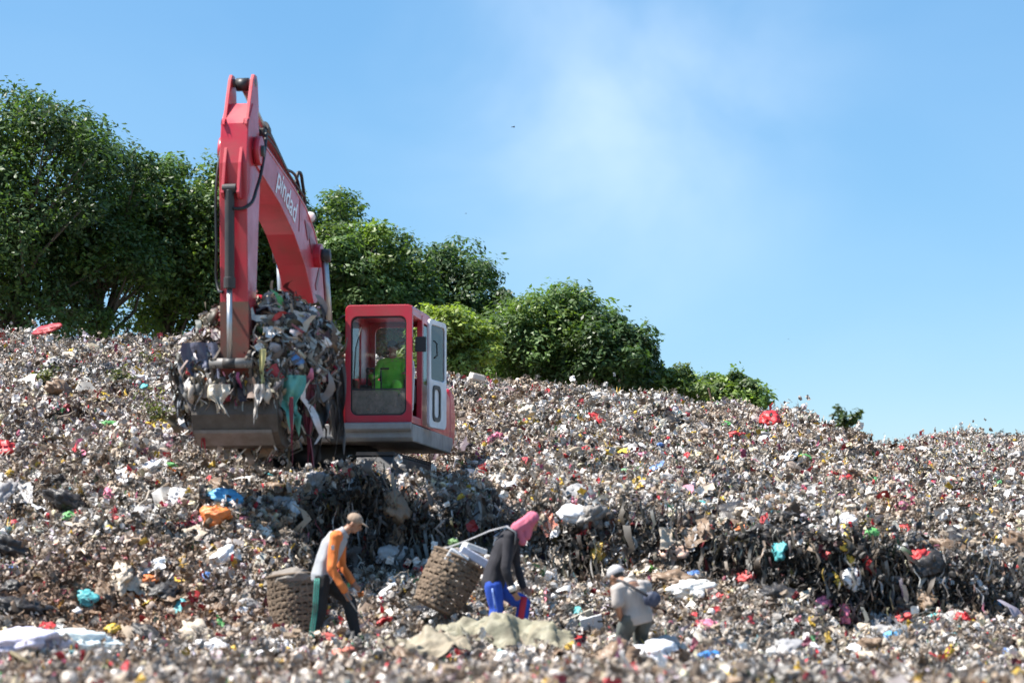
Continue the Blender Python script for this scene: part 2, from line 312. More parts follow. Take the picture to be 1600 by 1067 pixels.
_my = np.arange(12, 66, .04)
def hit(px, py):
    """where the line of sight through a photograph pixel meets the terrain"""
    d = at(px, py, 1.0); zz = ground_z(d.x * _my, _my); r = d.z * _my
    k = np.argmax(zz >= r)
    if zz[k] < r[k]: return None
    y = _my[k]; return Vector((d.x * y, y, float(zz[k])))
def normal_at(x, y, h=.25):
    a = ground_z([x - h, x + h, x, x], [y, y, y - h, y + h]); return Vector((-(a[1] - a[0]) / (2 * h), -(a[3] - a[2]) / (2 * h), 1)).normalized()

# ------------------------------------------------------------------ litter: piece shapes
def ico(sub):
    bm = bmesh.new(); bmesh.ops.create_icosphere(bm, subdivisions=sub, radius=.5)
    v = np.array([q.co[:] for q in bm.verts]); f = [tuple(w.index for w in q.verts) for q in bm.faces]; bm.free(); return v, f
ICO1, ICO2 = ico(1), ico(2)
def crumple(sub, seed, flat=.6, amp=.35):
    v, f = (ICO1, ICO2)[sub - 1]; v = v.copy(); r = np.random.default_rng(seed)
    n = vnoise(v * 3.1 + seed * 7.3, seed) * amp + vnoise(v * 7 + seed, seed + 1) * amp * .6
    v = v * (1 + n[:, None]); v += r.normal(0, .012, v.shape); v[:, 2] *= flat; v[:, 1] *= r.uniform(.6, 1); return v, f
def sheet(seed, n=5, asp=1.0, amp=.22):
    u = np.linspace(-.5, .5, n); X, Y = np.meshgrid(u, u * asp); p = np.c_[X.ravel(), Y.ravel(), 0 * X.ravel()]
    p[:, 2] = vnoise(p * 2.6 + seed * 3.7, seed) * amp + vnoise(p * 6 + seed, seed + 2) * amp * .5
    p[:, :2] += np.random.default_rng(seed).normal(0, .05, (len(p), 2))
    i = np.arange(n * n).reshape(n, n); f = [tuple(q) for q in np.stack([i[:-1, :-1], i[:-1, 1:], i[1:, 1:], i[1:, :-1]], -1).reshape(-1, 4)]
    return p, f
def ribbon(seed, w=.14, k=9, curl=.3, down=False):
    r = np.random.default_rng(seed); s = np.linspace(-.5, .5, k); ph = r.uniform(0, 6, 3)
    c = np.c_[s, .12 * np.sin(s * 7 * curl * 3 + ph[0]), .15 * np.sin(s * 6 + ph[1]) * curl * 2]
    ww = w * (.6 + .4 * np.sin(np.linspace(.3, 2.9, k))); tw = ph[2] + s * 2.5
    o = np.c_[0 * s, np.cos(tw) * ww / 2, np.sin(tw) * ww / 2]; p = np.concatenate([c - o, c + o])
    return p, [(i, i + 1, i + 1 + k, i + k) for i in range(k - 1)]
def from_mb(m): return np.array(m.v), m.f
def bottle():
    m = MB(); m.lathe([(.13, -.5), (.15, -.47), (.14, -.2), (.15, .05), (.13, .2), (.05, .33), (.05, .45), (.055, .46), (.055, .5)], 8, M=Euler((0, math.pi / 2, 0)).to_matrix()); return from_mb(m)
def can():
    m = MB(); m.lathe([(.24, -.5), (.28, -.45), (.27, 0), (.28, .45), (.24, .5), (.2, .44)], 9, M=Euler((0, math.pi / 2, 0)).to_matrix()); return from_mb(m)
def carton(seed):
    r = np.random.default_rng(seed); m = MB(); m.box((0, 0, 0), (1, r.uniform(.4, .9), r.uniform(.15, .5))); v = np.array(m.v); v += r.normal(0, .05, v.shape); return v, m.f
def twig(seed):
    r = np.random.default_rng(seed); m = MB(); p = [(-.5 + i / 4, r.normal(0, .05), r.normal(0, .05)) for i in range(5)]; m.tube(p, [.03, .028, .025, .02, .012], 5); return from_mb(m)
def tuft(seed, n=16, w=.03):
    r = np.random.default_rng(seed); m = MB()
    for i in range(n):
        a = r.uniform(0, 6.28); l = r.uniform(.3, .6); e = r.uniform(.05, .9); b0 = np.array([r.normal(0, .15), r.normal(0, .15), 0])
        d = np.array([math.cos(a) * math.cos(e), math.sin(a) * math.cos(e), math.sin(e)]); s = np.array([-math.sin(a), math.cos(a), 0]) * w
        m.add([b0 - s, b0 + s, b0 + d * l * .6 + s * .8, b0 + d * l * .6 - s * .8, b0 + d * l + np.array([0, 0, -.1 * l])], [(0, 1, 2, 3), (3, 2, 4)])
    return from_mb(m)
SHAPES = []
for q in range(9): SHAPES.append((crumple(2, 10 + q, [.35, .5, .7][q % 3], .4), True, 'bag'))
for q in range(9): SHAPES.append((sheet(40 + q, 5, [1, .6, .8][q % 3], .26), True, 'sheet'))
for q in range(6): SHAPES.append((ribbon(70 + q, [.1, .2, .07][q % 3], 8, .3 + .1 * q), True, 'ribbon'))
SHAPES += [(bottle(), True, 'hard'), (can(), True, 'hard')]
for q in range(4): SHAPES.append((carton(90 + q), False, 'hard'))
for q in range(3): SHAPES.append((twig(110 + q), True, 'twig'))
for q in range(4): SHAPES.append((tuft(120 + q), False, 'tuft'))
for q in range(6): SHAPES.append((crumple(1, 140 + q, .7, .5), False, 'lump'))
KIND_IDX = {k: [i for i, s in enumerate(SHAPES) if s[2] == k] for k in ('bag', 'sheet', 'ribbon', 'hard', 'twig', 'tuft', 'lump')}

PAL = np.array([(.80, .78, .75), (.66, .63, .60), (.5, .47, .44), (.36, .335, .31), (.46, .40, .33), (.34, .27, .2), (.2, .145, .1), (.12, .085, .06), (.06, .055, .05), (.02, .02, .022),
                (.5, .03, .045), (.62, .22, .3), (.62, .42, .05), (.5, .19, .07), (.09, .18, .40), (.16, .40, .46), (.08, .32, .12), (.45, .40, .46), (.62, .58, .4), (.3, .05, .12)])
PW = np.array([18, 15, 12, 10, 13, 13, 9, 5, 4.5, 3.5, 2.3, 1.9, 1.3, .12, .12, .4, .6, 1.8, 1.6, .9]); PW_BROWN = np.array([4, 6, 8, 9, 14, 20, 20, 11, 5, 2, .9, .4, .4, .08, .1, .2, .4, .3, .8, .6])
PW_FIBRE = np.array([1, 1, 3, 6, 10, 18, 22, 16, 8, 3, 0, 0, .5, .3, 0, 0, 1.5, 0, .8, 0])
PW, PW_BROWN, PW_FIBRE = PW / PW.sum(), PW_BROWN / PW_BROWN.sum(), PW_FIBRE / PW_FIBRE.sum()
def colours(n, brown):
    """palette colour for each piece; brown = 0..1 share of earthy pieces"""
    k = np.where(rng.random(n) < brown, rng.choice(len(PAL), n, p=PW_BROWN), rng.choice(len(PAL), n, p=PW))
    return np.clip(PAL[k] * rng.uniform(.75, 1.12, (n, 1)) + rng.normal(0, .012, (n, 3)), .008, .85)

def proto_collection(name, items, m, color=False):
    col = bpy.data.collections.new(name)
    for i, (v, f, sm, cc) in enumerate(items):
        me = bpy.data.meshes.new('%s_%03d' % (name, i)); me.from_pydata([tuple(map(float, q)) for q in v], [], [tuple(map(int, q)) for q in f]); me.update()
        if sm: me.polygons.foreach_set('use_smooth', [True] * len(me.polygons))
        if cc is not None:
            a = me.color_attributes.new('pc', 'FLOAT_COLOR', 'POINT'); a.data.foreach_set('color', np.c_[cc, np.ones(len(cc))].ravel())
        me.materials.append(m); col.objects.link(bpy.data.objects.new('%s_%03d' % (name, i), me))
    return col
DEBRIS = proto_collection('debris', [(s[0][0], s[0][1], s[1], None) for s in SHAPES], M['litter'])
def clump(seed):
    r = np.random.default_rng(seed); V = []; Fc = []; Cc = []; n = 0
    for q in range(76):
        kind = r.choice(['bag', 'sheet', 'ribbon', 'lump', 'twig', 'tuft', 'hard'], p=[.0, .34, .23, .19, .13, .11, .0])
        v, f = SHAPES[r.choice(KIND_IDX[kind])][0]; s = r.uniform(.035, .11) * (1.7 if kind in ('twig', 'ribbon', 'tuft') else 1)
        R = np.array(Euler(r.uniform(0, 6.28, 3)).to_matrix()); p = np.array([r.normal(0, .17), r.normal(0, .17), r.uniform(-.01, .07)])
        w = PW_FIBRE if kind in ('twig', 'tuft') else PW * .7 + PW_BROWN * .3
        c = PAL[r.choice(len(PAL), p=w / w.sum())] * r.uniform(.7, 1.1)
        V.append(v @ R.T * s + p); Fc += [tuple(np.array(x) + n) for x in f]; n += len(v); Cc.append(np.tile(c, (len(v), 1)))
    return np.concatenate(V), Fc, False, np.concatenate(Cc)
CLUMPS = proto_collection('bits', [clump(300 + q) for q in range(14)], M['clump'])

def scatter_group(name, col):
    ng = bpy.data.node_groups.new(name, 'GeometryNodeTree')
    ng.interface.new_socket('Geometry', in_out='INPUT', socket_type='NodeSocketGeometry'); ng.interface.new_socket('Geometry', in_out='OUTPUT', socket_type='NodeSocketGeometry')
    N = ng.nodes.new; gi, go = N('NodeGroupInput'), N('NodeGroupOutput'); ip = N('GeometryNodeInstanceOnPoints'); ci = N('GeometryNodeCollectionInfo')
    ci.inputs['Collection'].default_value = col; ci.inputs['Separate Children'].default_value = True; ci.inputs['Reset Children'].default_value = True
    def na(nm, ty):
        a = N('GeometryNodeInputNamedAttribute'); a.data_type = ty; a.inputs['Name'].default_value = nm
        return [o for o in a.outputs if o.enabled and o.name == 'Attribute'][0]
    e2r = N('FunctionNodeEulerToRotation'); k = ng.links.new
    k(gi.outputs[0], ip.inputs['Points']); k(ci.outputs[0], ip.inputs['Instance']); ip.inputs['Pick Instance'].default_value = True
    k(na('idx', 'INT'), ip.inputs['Instance Index']); k(na('rot', 'FLOAT_VECTOR'), e2r.inputs[0]); k(e2r.outputs[0], ip.inputs['Rotation']); k(na('scl', 'FLOAT_VECTOR'), ip.inputs['Scale'])
    k(ip.outputs[0], go.inputs[0]); return ng
NG = {'debris': scatter_group('scatter_debris', DEBRIS), 'bits': scatter_group('scatter_bits', CLUMPS)}
def scatter(name, which, P, rot, scl, idx, col, parent=None):
    me = bpy.data.meshes.new(name); n = len(P); me.vertices.add(n); me.vertices.foreach_set('co', np.asarray(P, np.float32).ravel())
    for nm, ty, d, k in (('rot', 'FLOAT_VECTOR', rot, 'vector'), ('scl', 'FLOAT_VECTOR', scl, 'vector')):
        me.attributes.new(nm, ty, 'POINT').data.foreach_set(k, np.asarray(d, np.float32).ravel())
    me.attributes.new('idx', 'INT', 'POINT').data.foreach_set('value', np.asarray(idx, np.int32))
    me.attributes.new('col', 'FLOAT_COLOR', 'POINT').data.foreach_set('color', np.c_[col, np.ones(n)].astype(np.float32).ravel())
    o = bpy.data.objects.new(name, me); C.objects.link(o); o.modifiers.new('scatter', 'NODES').node_group = NG[which]
    if parent: o.parent = parent
    return tag(o, kind='stuff')
def eulers(N, spin, tilt=.5):
    """euler angles that lay local z along N, spun by spin, with a random tilt"""
    N = N + rng.normal(0, tilt, N.shape); N /= np.linalg.norm(N, axis=1)[:, None]
    ry = np.arctan2(np.hypot(N[:, 0], N[:, 1]), N[:, 2]); rz = np.arctan2(N[:, 1], N[:, 0])
    # R = Rz(rz) Ry(ry) Rz(spin) -> matrix -> XYZ euler
    c1, s1, c2, s2, c3, s3 = np.cos(rz), np.sin(rz), np.cos(ry), np.sin(ry), np.cos(spin), np.sin(spin)
    r00 = c1 * c2 * c3 - s1 * s3; r10 = s1 * c2 * c3 + c1 * s3; r20 = -s2 * c3; r21 = s2 * s3; r22 = c2
    return np.c_[np.arctan2(r21, r22), np.arcsin(np.clip(-r20, -1, 1)), np.arctan2(r10, r00)]

# area-weighted sample points on the visible part of the terrain
A_, B_, C_, D_ = (TV[TQ[:, q]] for q in range(4))
qn = np.cross(C_ - A_, D_ - B_); qa = np.linalg.norm(qn, axis=1) / 2; qn /= np.maximum(2 * qa[:, None], 1e-9); qn[qn[:, 2] < 0] *= -1
ctr = (A_ + B_ + C_ + D_) / 4; bear = ctr[:, 0] / np.maximum(ctr[:, 1], 3)
keep = (np.abs(bear + .0) < .245) & (ctr[:, 1] > 11.5) & (ctr[:, 1] < 64) & ((ctr[:, 1] < 50) | (ctr[:, 0] > 5.5))
facing = -(qn[:, 0] * ctr[:, 0] + qn[:, 1] * ctr[:, 1] + qn[:, 2] * ctr[:, 2]) / np.linalg.norm(ctr, axis=1)
prob = qa * keep * np.where(facing > -.15, 1.0, .3) * np.clip(34 / np.maximum(ctr[:, 1], 10), .5, 1.3); prob /= prob.sum()
def sample(n):
    k = rng.choice(len(prob), n, p=prob); u, v = rng.random((2, n, 1))
    return (A_[k] * (1 - u) + B_[k] * u) * (1 - v) + (D_[k] * (1 - u) + C_[k] * u) * v, qn[k]
def earth(P):
    px = P[:, 0] / P[:, 1] * F + 800; n = vnoise(P * .9, 51) + .6 * vnoise(P * 2.3, 52)
    a = np.exp(-((px - 170) / 230) ** 2 - ((P[:, 1] - 28.0) / 1.7) ** 2) * 1.5; b = np.exp(-((px - 330) / 160) ** 2 - ((P[:, 1] - 30.2) / .9) ** 2) * .7
    return np.clip(a + b + .45 * n - .15, 0, .85) * np.clip((31.5 - P[:, 1]) / 3, .25, 1)
def brownness(P):
    n = vnoise(np.c_[P[:, 0] * .55, P[:, 1] * .45, P[:, 2] * .3], 31) + .6 * vnoise(P * 1.3, 32)
    px = P[:, 0] / P[:, 1] * F + 800; py = HORIZON - P[:, 2] / P[:, 1] * F
    zone = np.exp(-((px - 190) / 260) ** 2 - ((P[:, 1] - 27.3) / 1.8) ** 2)       # the bare earthy bank on the left
    near_ = np.clip((25 - P[:, 1]) / 6, 0, 1)
    return np.clip(.30 + .62 * n + .8 * zone + .3 * near_, .02, .97)
# fine bits
nb = 12500; P, N = sample(nb); br = brownness(P)
cm = cut_shade_mask(P[:, 0], P[:, 1])
tint = np.clip((1 - .93 * cm[:, None]) * (1 - .30 * br[:, None] * np.array([[.45, .85, 1.2]])) * rng.uniform(.85, 1.2, (nb, 1)), .06, 1.1)  # shade of the cut faces darkened into the tint
shade_mottle = np.clip((vnoise(P * np.array([.9, .9, .9]), 61) + .7 * vnoise(P * 2.1, 62) - .18) * 2.2, 0, 1)[:, None]; tint = tint * (1 - .45 * shade_mottle)  # shadowy relief painted as darker mottles
ez = earth(P)[:, None]; tint = tint * (1 - ez) + tint * np.array([[.62, .42, .28]]) * ez
litter_bits = scatter('litter_bits', 'bits', P, eulers(N, rng.uniform(0, 6.28, nb), .12), np.repeat(rng.uniform(.8, 1.3, (nb, 1)), 3, 1), rng.integers(0, 14, nb), tint)
tag(litter_bits, 'small scraps of torn plastic and fibres covering the whole slope', 'litter')
# pieces of 5 to 30 cm
nm_ = 92000; P, N = sample(nm_); br = brownness(P); cm = cut_shade_mask(P[:, 0], P[:, 1])
kinds = ['bag', 'sheet', 'ribbon', 'hard', 'twig', 'tuft', 'lump']; kw = np.array([.18, .30, .16, .05, .11, .13, .07])
kk = rng.choice(7, nm_, p=kw); kk = np.where((rng.random(nm_) < cm * .5), rng.choice([2, 2, 2, 4, 5], nm_), kk); idx = np.zeros(nm_, int); size = np.exp(rng.normal(math.log(.076), .58, nm_)); size = np.clip(size, .032, .42)
size *= np.clip(1.15 - (P[:, 1] - 20) / 90, .8, 1.1) * np.clip(.62 + (P[:, 1] - 18) / 22, .62, 1)
col = colours(nm_, br)
for q, k in enumerate(kinds):
    s = kk == q; idx[s] = rng.choice(KIND_IDX[k], s.sum())
    if k in ('twig', 'tuft'): col[s] = PAL[rng.choice(len(PAL), s.sum(), p=PW_FIBRE)] * rng.uniform(.7, 1.1, (s.sum(), 1)); size[s] *= 2.2
    if k == 'ribbon': size[s] *= 2.0
    if k == 'sheet': size[s] *= 1.15
dark = rng.random(nm_) < cm * .93; col[dark] = np.clip(col[dark] * .13 + np.array([.018, .015, .012]), .01, .2)  # pieces on cut faces coloured near black as painted shade
ez = earth(P)[:, None] * rng.uniform(.45, 1, (nm_, 1)); col = col * (1 - ez) + np.array([.235, .145, .082]) * rng.uniform(.6, 1.2, (nm_, 1)) * ez      # the bare earthy bank
shade_mottle = np.clip((vnoise(P * np.array([.9, .9, .9]), 61) + .7 * vnoise(P * 2.1, 62) - .18) * 2.2, 0, 1)[:, None]; col = col * (1 - .42 * shade_mottle) + np.array([.02, .016, .012]) * shade_mottle      # dark mottles painted in as shadowy relief
mx_ = np.array([.36, .42, .5, .34, .55, .34, .3])[kk]; size = np.minimum(size, mx_)      # largest size for each kind of piece
rot = eulers(N, rng.uniform(0, 6.28, nm_), .45)
steep = ((N[:, 2] < .62) | (cm > .4)) & (kk == 2)                                  # strips hang down on the cut faces
rot[steep] = np.c_[rng.normal(0, .3, steep.sum()), np.full(steep.sum(), math.pi / 2) + rng.normal(0, .25, steep.sum()), rng.uniform(0, 6.28, steep.sum())]; size[steep] *= 1.5
P = P + N * (size * rng.uniform(-.05, .22, nm_) * np.where(kk == 3, .3, 1))[:, None]
litter = scatter('litter', 'debris', P, rot, size[:, None] * rng.uniform(.75, 1.25, (nm_, 3)), idx, col)
tag(litter, 'dense mixed rubbish of bags, wrappers, strips and twigs covering the slope', 'litter')
k = np.flatnonzero(cut_shade_mask(P[:, 0], P[:, 1]) > .5); k = rng.choice(k, 1300); Pc = P[k] + np.c_[rng.normal(0, .05, 1300), -rng.uniform(.02, .14, 1300), rng.uniform(-.05, .1, 1300)]; sz = rng.uniform(.22, .62, 1300)
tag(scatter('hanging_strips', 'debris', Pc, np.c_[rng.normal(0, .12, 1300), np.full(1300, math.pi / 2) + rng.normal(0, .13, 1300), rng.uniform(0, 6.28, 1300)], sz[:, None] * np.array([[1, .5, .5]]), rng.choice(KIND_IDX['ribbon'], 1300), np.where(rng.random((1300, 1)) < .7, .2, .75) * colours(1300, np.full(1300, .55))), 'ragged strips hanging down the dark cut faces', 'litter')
nf = 2600; P, N = sample(nf); cm = cut_shade_mask(P[:, 0], P[:, 1]); P, N = P[cm < .3], N[cm < .3]; nf = len(P); br = brownness(P)
size = np.clip(np.exp(rng.normal(math.log(.26), .35, nf)), .14, .55) * np.clip(.62 + (P[:, 1] - 18) / 22, .62, 1)
kk = rng.choice(3, nf, p=[.45, .45, .10]); idx = np.array([rng.choice(KIND_IDX[('bag', 'sheet', 'ribbon')[q]]) for q in kk]); size[kk == 2] *= 1.4; size = np.minimum(size, .5)
col = colours(nf, np.clip(br, .1, .8)); scl = size[:, None] * rng.uniform(.7, 1.2, (nf, 3)); scl[:, 2] *= .55
tag(scatter('torn_film', 'debris', P + N * .05, eulers(N, rng.uniform(0, 6.28, nf), .3), scl, idx, col), 'larger torn films and flattened bags lying through the rubbish', 'litter')
#@@PART2
# ------------------------------------------------------------------ trees
def leaf_mat():
    m = bpy.data.materials.new('foliage'); m.use_nodes = True; t = m.node_tree; b = t.nodes['Principled BSDF']; k = t.links.new
    a = t.nodes.new('ShaderNodeAttribute'); a.attribute_name = 'pc'; k(a.outputs['Color'], b.inputs['Base Color'])
    b.inputs['Roughness'].default_value = .45; b.inputs['Specular IOR Level'].default_value = .4
    tl = t.nodes.new('ShaderNodeBsdfTranslucent'); g_ = t.nodes.new('ShaderNodeMix'); g_.data_type = 'RGBA'; g_.blend_type = 'MULTIPLY'; g_.inputs['Factor'].default_value = 1; g_.inputs['B'].default_value = (1.5, 1.7, .6, 1)
    k(a.outputs['Color'], g_.inputs['A']); k(g_.outputs['Result'], tl.inputs[0])
    x = t.nodes.new('ShaderNodeMixShader'); x.inputs[0].default_value = .36; k(b.outputs[0], x.inputs[1]); k(tl.outputs[0], x.inputs[2]); k(x.outputs[0], t.nodes['Material Output'].inputs[0])
    return m
M['leaf'] = leaf_mat(); M['bark'] = mat('bark', (.10, .08, .06), .9, 0, .5, (.05, .05, .04), 6, .5, 20)
def leaves(name, centres, radii, per, size, base, seed, parent, light=0.0):
    """leaf-sized folded blades through the outer part of each clump"""
    r = np.random.default_rng(seed); n = per * len(centres)
    ci = np.repeat(np.arange(len(centres)), per); d = r.normal(0, 1, (n, 3)); d /= np.linalg.norm(d, axis=1)[:, None]
    rr = r.uniform(.45, 1.05, n) ** .6; lump = 1 + .5 * vnoise(d * 2.2 + ci[:, None] * 3.1, seed)
    P = np.asarray(centres)[ci] + d * (rr * lump)[:, None] * np.asarray(radii)[ci]
    nrm = d * .7 + np.array([0, 0, .8]) + r.normal(0, .45, (n, 3)); nrm /= np.linalg.norm(nrm, axis=1)[:, None]
    ax = np.cross(nrm, r.normal(0, 1, (n, 3))); ax /= np.linalg.norm(ax, axis=1)[:, None]; bx = np.cross(nrm, ax)
    s = size * r.uniform(.65, 1.3, (n, 1)); h = s * .24
    V = np.stack([P - ax * s * .5, P + bx * h - nrm * h * .4, P + ax * s * .5 - nrm * s * .12, P - bx * h - nrm * h * .4], 1).reshape(-1, 3)
    i = np.arange(n) * 4; T = np.concatenate([np.stack([i, i + 1, i + 2], 1), np.stack([i, i + 2, i + 3], 1)])
    me = quad_mesh(name, V, T); me.materials.append(M['leaf'])
    clump_t = r.uniform(.6, 1.4, len(centres)); young = (r.random(len(centres)) < .22 + light * .5)
    c = np.tile(np.array(base), (n, 1)) * (clump_t[ci] * r.uniform(.7, 1.3, n))[:, None]
    c = np.where(young[ci][:, None] & (r.random(n) < .75)[:, None], c * np.array([1.55, 1.4, .9]), c)
    a = me.color_attributes.new('pc', 'FLOAT_COLOR', 'POINT'); a.data.foreach_set('color', np.repeat(np.c_[np.clip(c, .005, .4), np.ones(n)], 4, 0).ravel())
    o = bpy.data.objects.new(name, me); C.objects.link(o); o.parent = parent; return o
def tree(label, px, top, bottom, half, y, nb, seed, base=(.032, .072, .018), light=0.0, per=400, leaf=.145, low=0):
    r = np.random.default_rng(seed); ppm = F / y; t = at(px, top, y); bt = at(px, bottom, y); hw = half / ppm * 1.32; nb = int(nb * 1.55); hh = (t.z - bt.z) / 2; cz = (t.z + bt.z) / 2
    bz = gz(t.x, y) - .2; root = empty('tree', (t.x, y, bz)); tag(root, label, 'tree', 'trees behind the rubbish slope')
    cs, rs = [], []
    for i in range(nb):
        for _ in range(30):
            q = r.uniform(-1, 1, 3)
            if .25 < np.linalg.norm(q) < 1: break
        if i % 4 == 0: q = q / np.linalg.norm(q) * r.uniform(.92, 1.12)
        w = 1 if q[2] > -.2 else 1 - .25 * low
        rd = (r.uniform(.24, .44) if i % 4 else r.uniform(.22, .36)) * min(hw, 2.2) * (1.1 - .25 * max(q[2], 0))
        cs.append((q[0] * (hw * w - rd * .5), q[1] * hw * .9, cz - bz + q[2] * (hh - rd * .55))); rs.append((rd * r.uniform(.9, 1.3), rd * r.uniform(.9, 1.3), rd * r.uniform(.7, 1.0)))
    tr = MB(); lean = r.normal(0, .25, 2); htop = cz - bz + hh * .35
    pts = [Vector((lean[0] * f + .1 * math.sin(f * 5 + seed), lean[1] * f, htop * f)) for f in np.linspace(0, 1, 7)]
    tr.tube(pts, [.2, .17, .15, .12, .09, .06, .03], 8); to = tr.obj('trunk', M['bark'], root, True)
    lb = MB()
    for c in cs[::2]:
        c = Vector(c); f = min(max((c.z - .8) / htop * .75, .2), .95); k = f * 6; i = int(k); p = pts[i].lerp(pts[min(i + 1, 6)], k - i)
        mid = p.lerp(c, .5) + Vector(r.normal(0, .12, 3)); lb.tube([p, mid, c], [.06, .04, .012], 5)
    lb.obj('limbs', M['bark'], to, True)
    leaves('crown', cs, rs, per, leaf, base, seed, root, light); return root
DG = (.064, .108, .040); MG = (.092, .145, .050); LG = (.14, .195, .06)
tree('tall dark broad-leaved tree rising highest, at the uphill end of the tree row', 25, 128, 545, 140, 57, 70, 401, DG, low=.4)
tree('rounded tree filling the gap right behind the top of the boom', 545, 312, 590, 62, 60, 34, 415, MG)
tree('dark dense tree tucked against the tallest tree of the row', 165, 190, 540, 92, 59, 48, 402, DG, low=.5)
tree('rounded mid-green tree behind the raised excavator arm, between arm and tallest trees', 280, 248, 545, 92, 61, 50, 403, MG, low=.7)
tree('tree whose top shows just above the elbow between stick and boom', 350, 268, 545, 70, 60.5, 34, 414, MG)
tree('tree seen through the gap under the red excavator boom', 405, 290, 550, 85, 62, 40, 404, MG)
tree('dark tree rising right behind the bend of the red boom', 492, 285, 580, 78, 62.5, 40, 405, DG)
tree('round-topped tree standing directly behind the cab roof', 595, 348, 600, 80, 61, 46, 406, MG)
tree('dark tree with stepped crown standing just beyond the cab', 695, 378, 605, 78, 63, 44, 407, DG)
tree('pale green young tree in front of the darker trees beside the cab', 705, 470, 605, 58, 55, 26, 408, LG, .6, leaf=.14)
tree('broad tree with many small twig tips along its uneven top', 855, 446, 622, 88, 58, 50, 409, MG)
tree('dark low tree closing the main tree row at its downhill end', 945, 492, 632, 62, 57, 34, 410, DG)
tree('dark tree filling the dip between the stepped tree and the broad tree', 780, 455, 610, 55, 62, 26, 413, DG)
tree('small light green tree just downhill of the main tree row', 1048, 572, 655, 52, 58, 22, 411, LG, .3)
tree('small green tree standing last and lowest on the skyline', 1137, 584, 660, 52, 60, 22, 412, MG, .3)

# ------------------------------------------------------------------ excavator
TH = rad(-7.4); EX = empty('excavator', (-2.72, 36.45, 0.0), TH)
tag(EX, 'red tracked excavator holding up a bucket heaped with rubbish', 'excavator')
EXM = Matrix.Translation((-2.72, 36.45, 0)) @ Matrix.Rotation(TH, 4, 'Z')
def X(*p): return EXM @ Vector(p)
# tracks
for sx in (-1, 1):
    track = MB(); prof = [(-1.75, 1.0), (-1.95, 1.2), (-1.95, 1.5), (-1.75, 1.72), (1.75, 1.72), (1.95, 1.5), (1.95, 1.2), (1.75, 1.0)]
    track.prism(prof, sx * 1.0 - .27, sx * 1.0 + .27); to = track.obj('track', M['dark_metal'], EX, bevel=.02)
    shoe_me = None
    for side, z in ((1, 1.735), (-1, .985)):
        for k in range(18):
            s = MB(); s.box((0, 0, 0), (.56, .16, .03)); s.box((0, -.05, .02 * side), (.56, .02, .03))
            if shoe_me is None: shoe_me = s.mesh('track_shoe', [M['dark_metal']])
            so = bpy.data.objects.new('track_shoe', shoe_me); C.objects.link(so); so.parent = to; so.location = (sx * 1.0, -1.7 + k * .2, z)
ub = MB(); ub.box((0, 0, 1.4), (1.5, 1.8, .4)); ub.obj('undercarriage', M['dark_metal'], EX, bevel=.03)
sw = MB(); sw.lathe([(.62, 1.58), (.7, 1.62), (.7, 1.9), (.6, 1.93)], 28); sw.obj('swing_ring', M['dark_metal'], EX, True)
# upper frame, skirts, hood
fr = MB(); fr.prism([(-1.36, 2.0), (-1.30, 1.94), (2.2, 1.94), (2.45, 2.05), (2.45, 2.2), (-1.36, 2.2)], -1.38, 1.47); frame = fr.obj('upper_frame', M['grey_paint'], EX, bevel=.02)
bm_ = MB(); bm_.prism([(-1.40, 2.08), (-1.44, 2.12), (-1.44, 2.20), (-1.37, 2.22)], .44, 1.46); bm_.obj('bumper', M['grey_paint'], frame, bevel=.01)
hd = MB(); hd.prism([(.42, 2.2), (.42, 3.0), (1.7, 3.02), (2.35, 2.85), (2.35, 2.2)], -1.36, 1.44); hood = hd.obj('engine_hood', M['red'], EX, bevel=.04)
for z in (2.45, 2.65, 2.85):
    s = MB(); s.box((1.452, 1.2, z), (.02, .9, .04)); s.obj('vent_slat', M['dark_metal'], hood)
cw = MB(); cw.prism([(2.36, 2.0), (2.36, 3.0), (2.75, 2.95), (2.95, 2.6), (2.85, 2.1)], -1.36, 1.44); cw.obj('counterweight', M['red'], EX, bevel=.06)
tk = MB(); tk.box((-.95, -.35, 2.65), (.78, 1.3, .88)); tk.obj('side_tank', M['red'], EX, bevel=.05)
for sx in (-1, 1):
    lg = MB(); lg.prism([(-.95, 2.2), (-.1, 2.2), (-.25, 2.75), (-.62, 2.75)], sx * .29 - .03, sx * .29 + .03); lg.obj('boom_bracket', M['red'], EX, bevel=.01)
# boom
top = [(-.35, 2.70), (-.8, 3.35), (-1.3, 4.0), (-1.8, 4.55), (-2.3, 4.93), (-2.9, 5.18), (-3.8, 5.36), (-4.8, 5.52), (-5.62, 5.64), (-5.9, 5.60)]
bot = [(-6.02, 5.42), (-5.85, 5.24), (-5.3, 5.12), (-4.5, 4.95), (-3.6, 4.66), (-2.9, 4.32), (-2.3, 3.87), (-1.7, 3.30), (-1.1, 2.62), (-.75, 2.26), (-.5, 2.22), (-.32, 2.40)]
bo = MB(); bo.prism(top + bot, -.2, .2); boom = bo.obj('boom', M['red'], EX, bevel=.012)
for sx in (-1, 1):                                        # plate edges and clevis cheeks
    ch = MB(); ch.lathe([(.17, -.035), (.19, -.03), (.19, .03), (.17, .035)], 20, (sx * .235, -5.85, 5.42), Euler((0, math.pi / 2, 0)).to_matrix()); ch.obj('tip_boss', M['red'], boom, True)
    bp_ = MB(); bp_.lathe([(.17, -.05), (.17, .05)], 20, (sx * .245, -2.2, 4.55), Euler((0, math.pi / 2, 0)).to_matrix()); bp_.obj('cylinder_boss', M['red'], boom, False, .01)
    sm_ = MB(); sm_.tube([(sx * .203, a, b_ - .035) for a, b_ in top[1:-1]], [(.006, .018)] * 8, 6, lat=(1, 0, 0)); sm_.obj('weld_edge', M['red'], boom)
band = MB(); band.box((.2015, -1.98, 4.32), (.012, .10, .62), (rad(-42), 0, 0)); band.obj('dark_band', M['emblem'], boom)
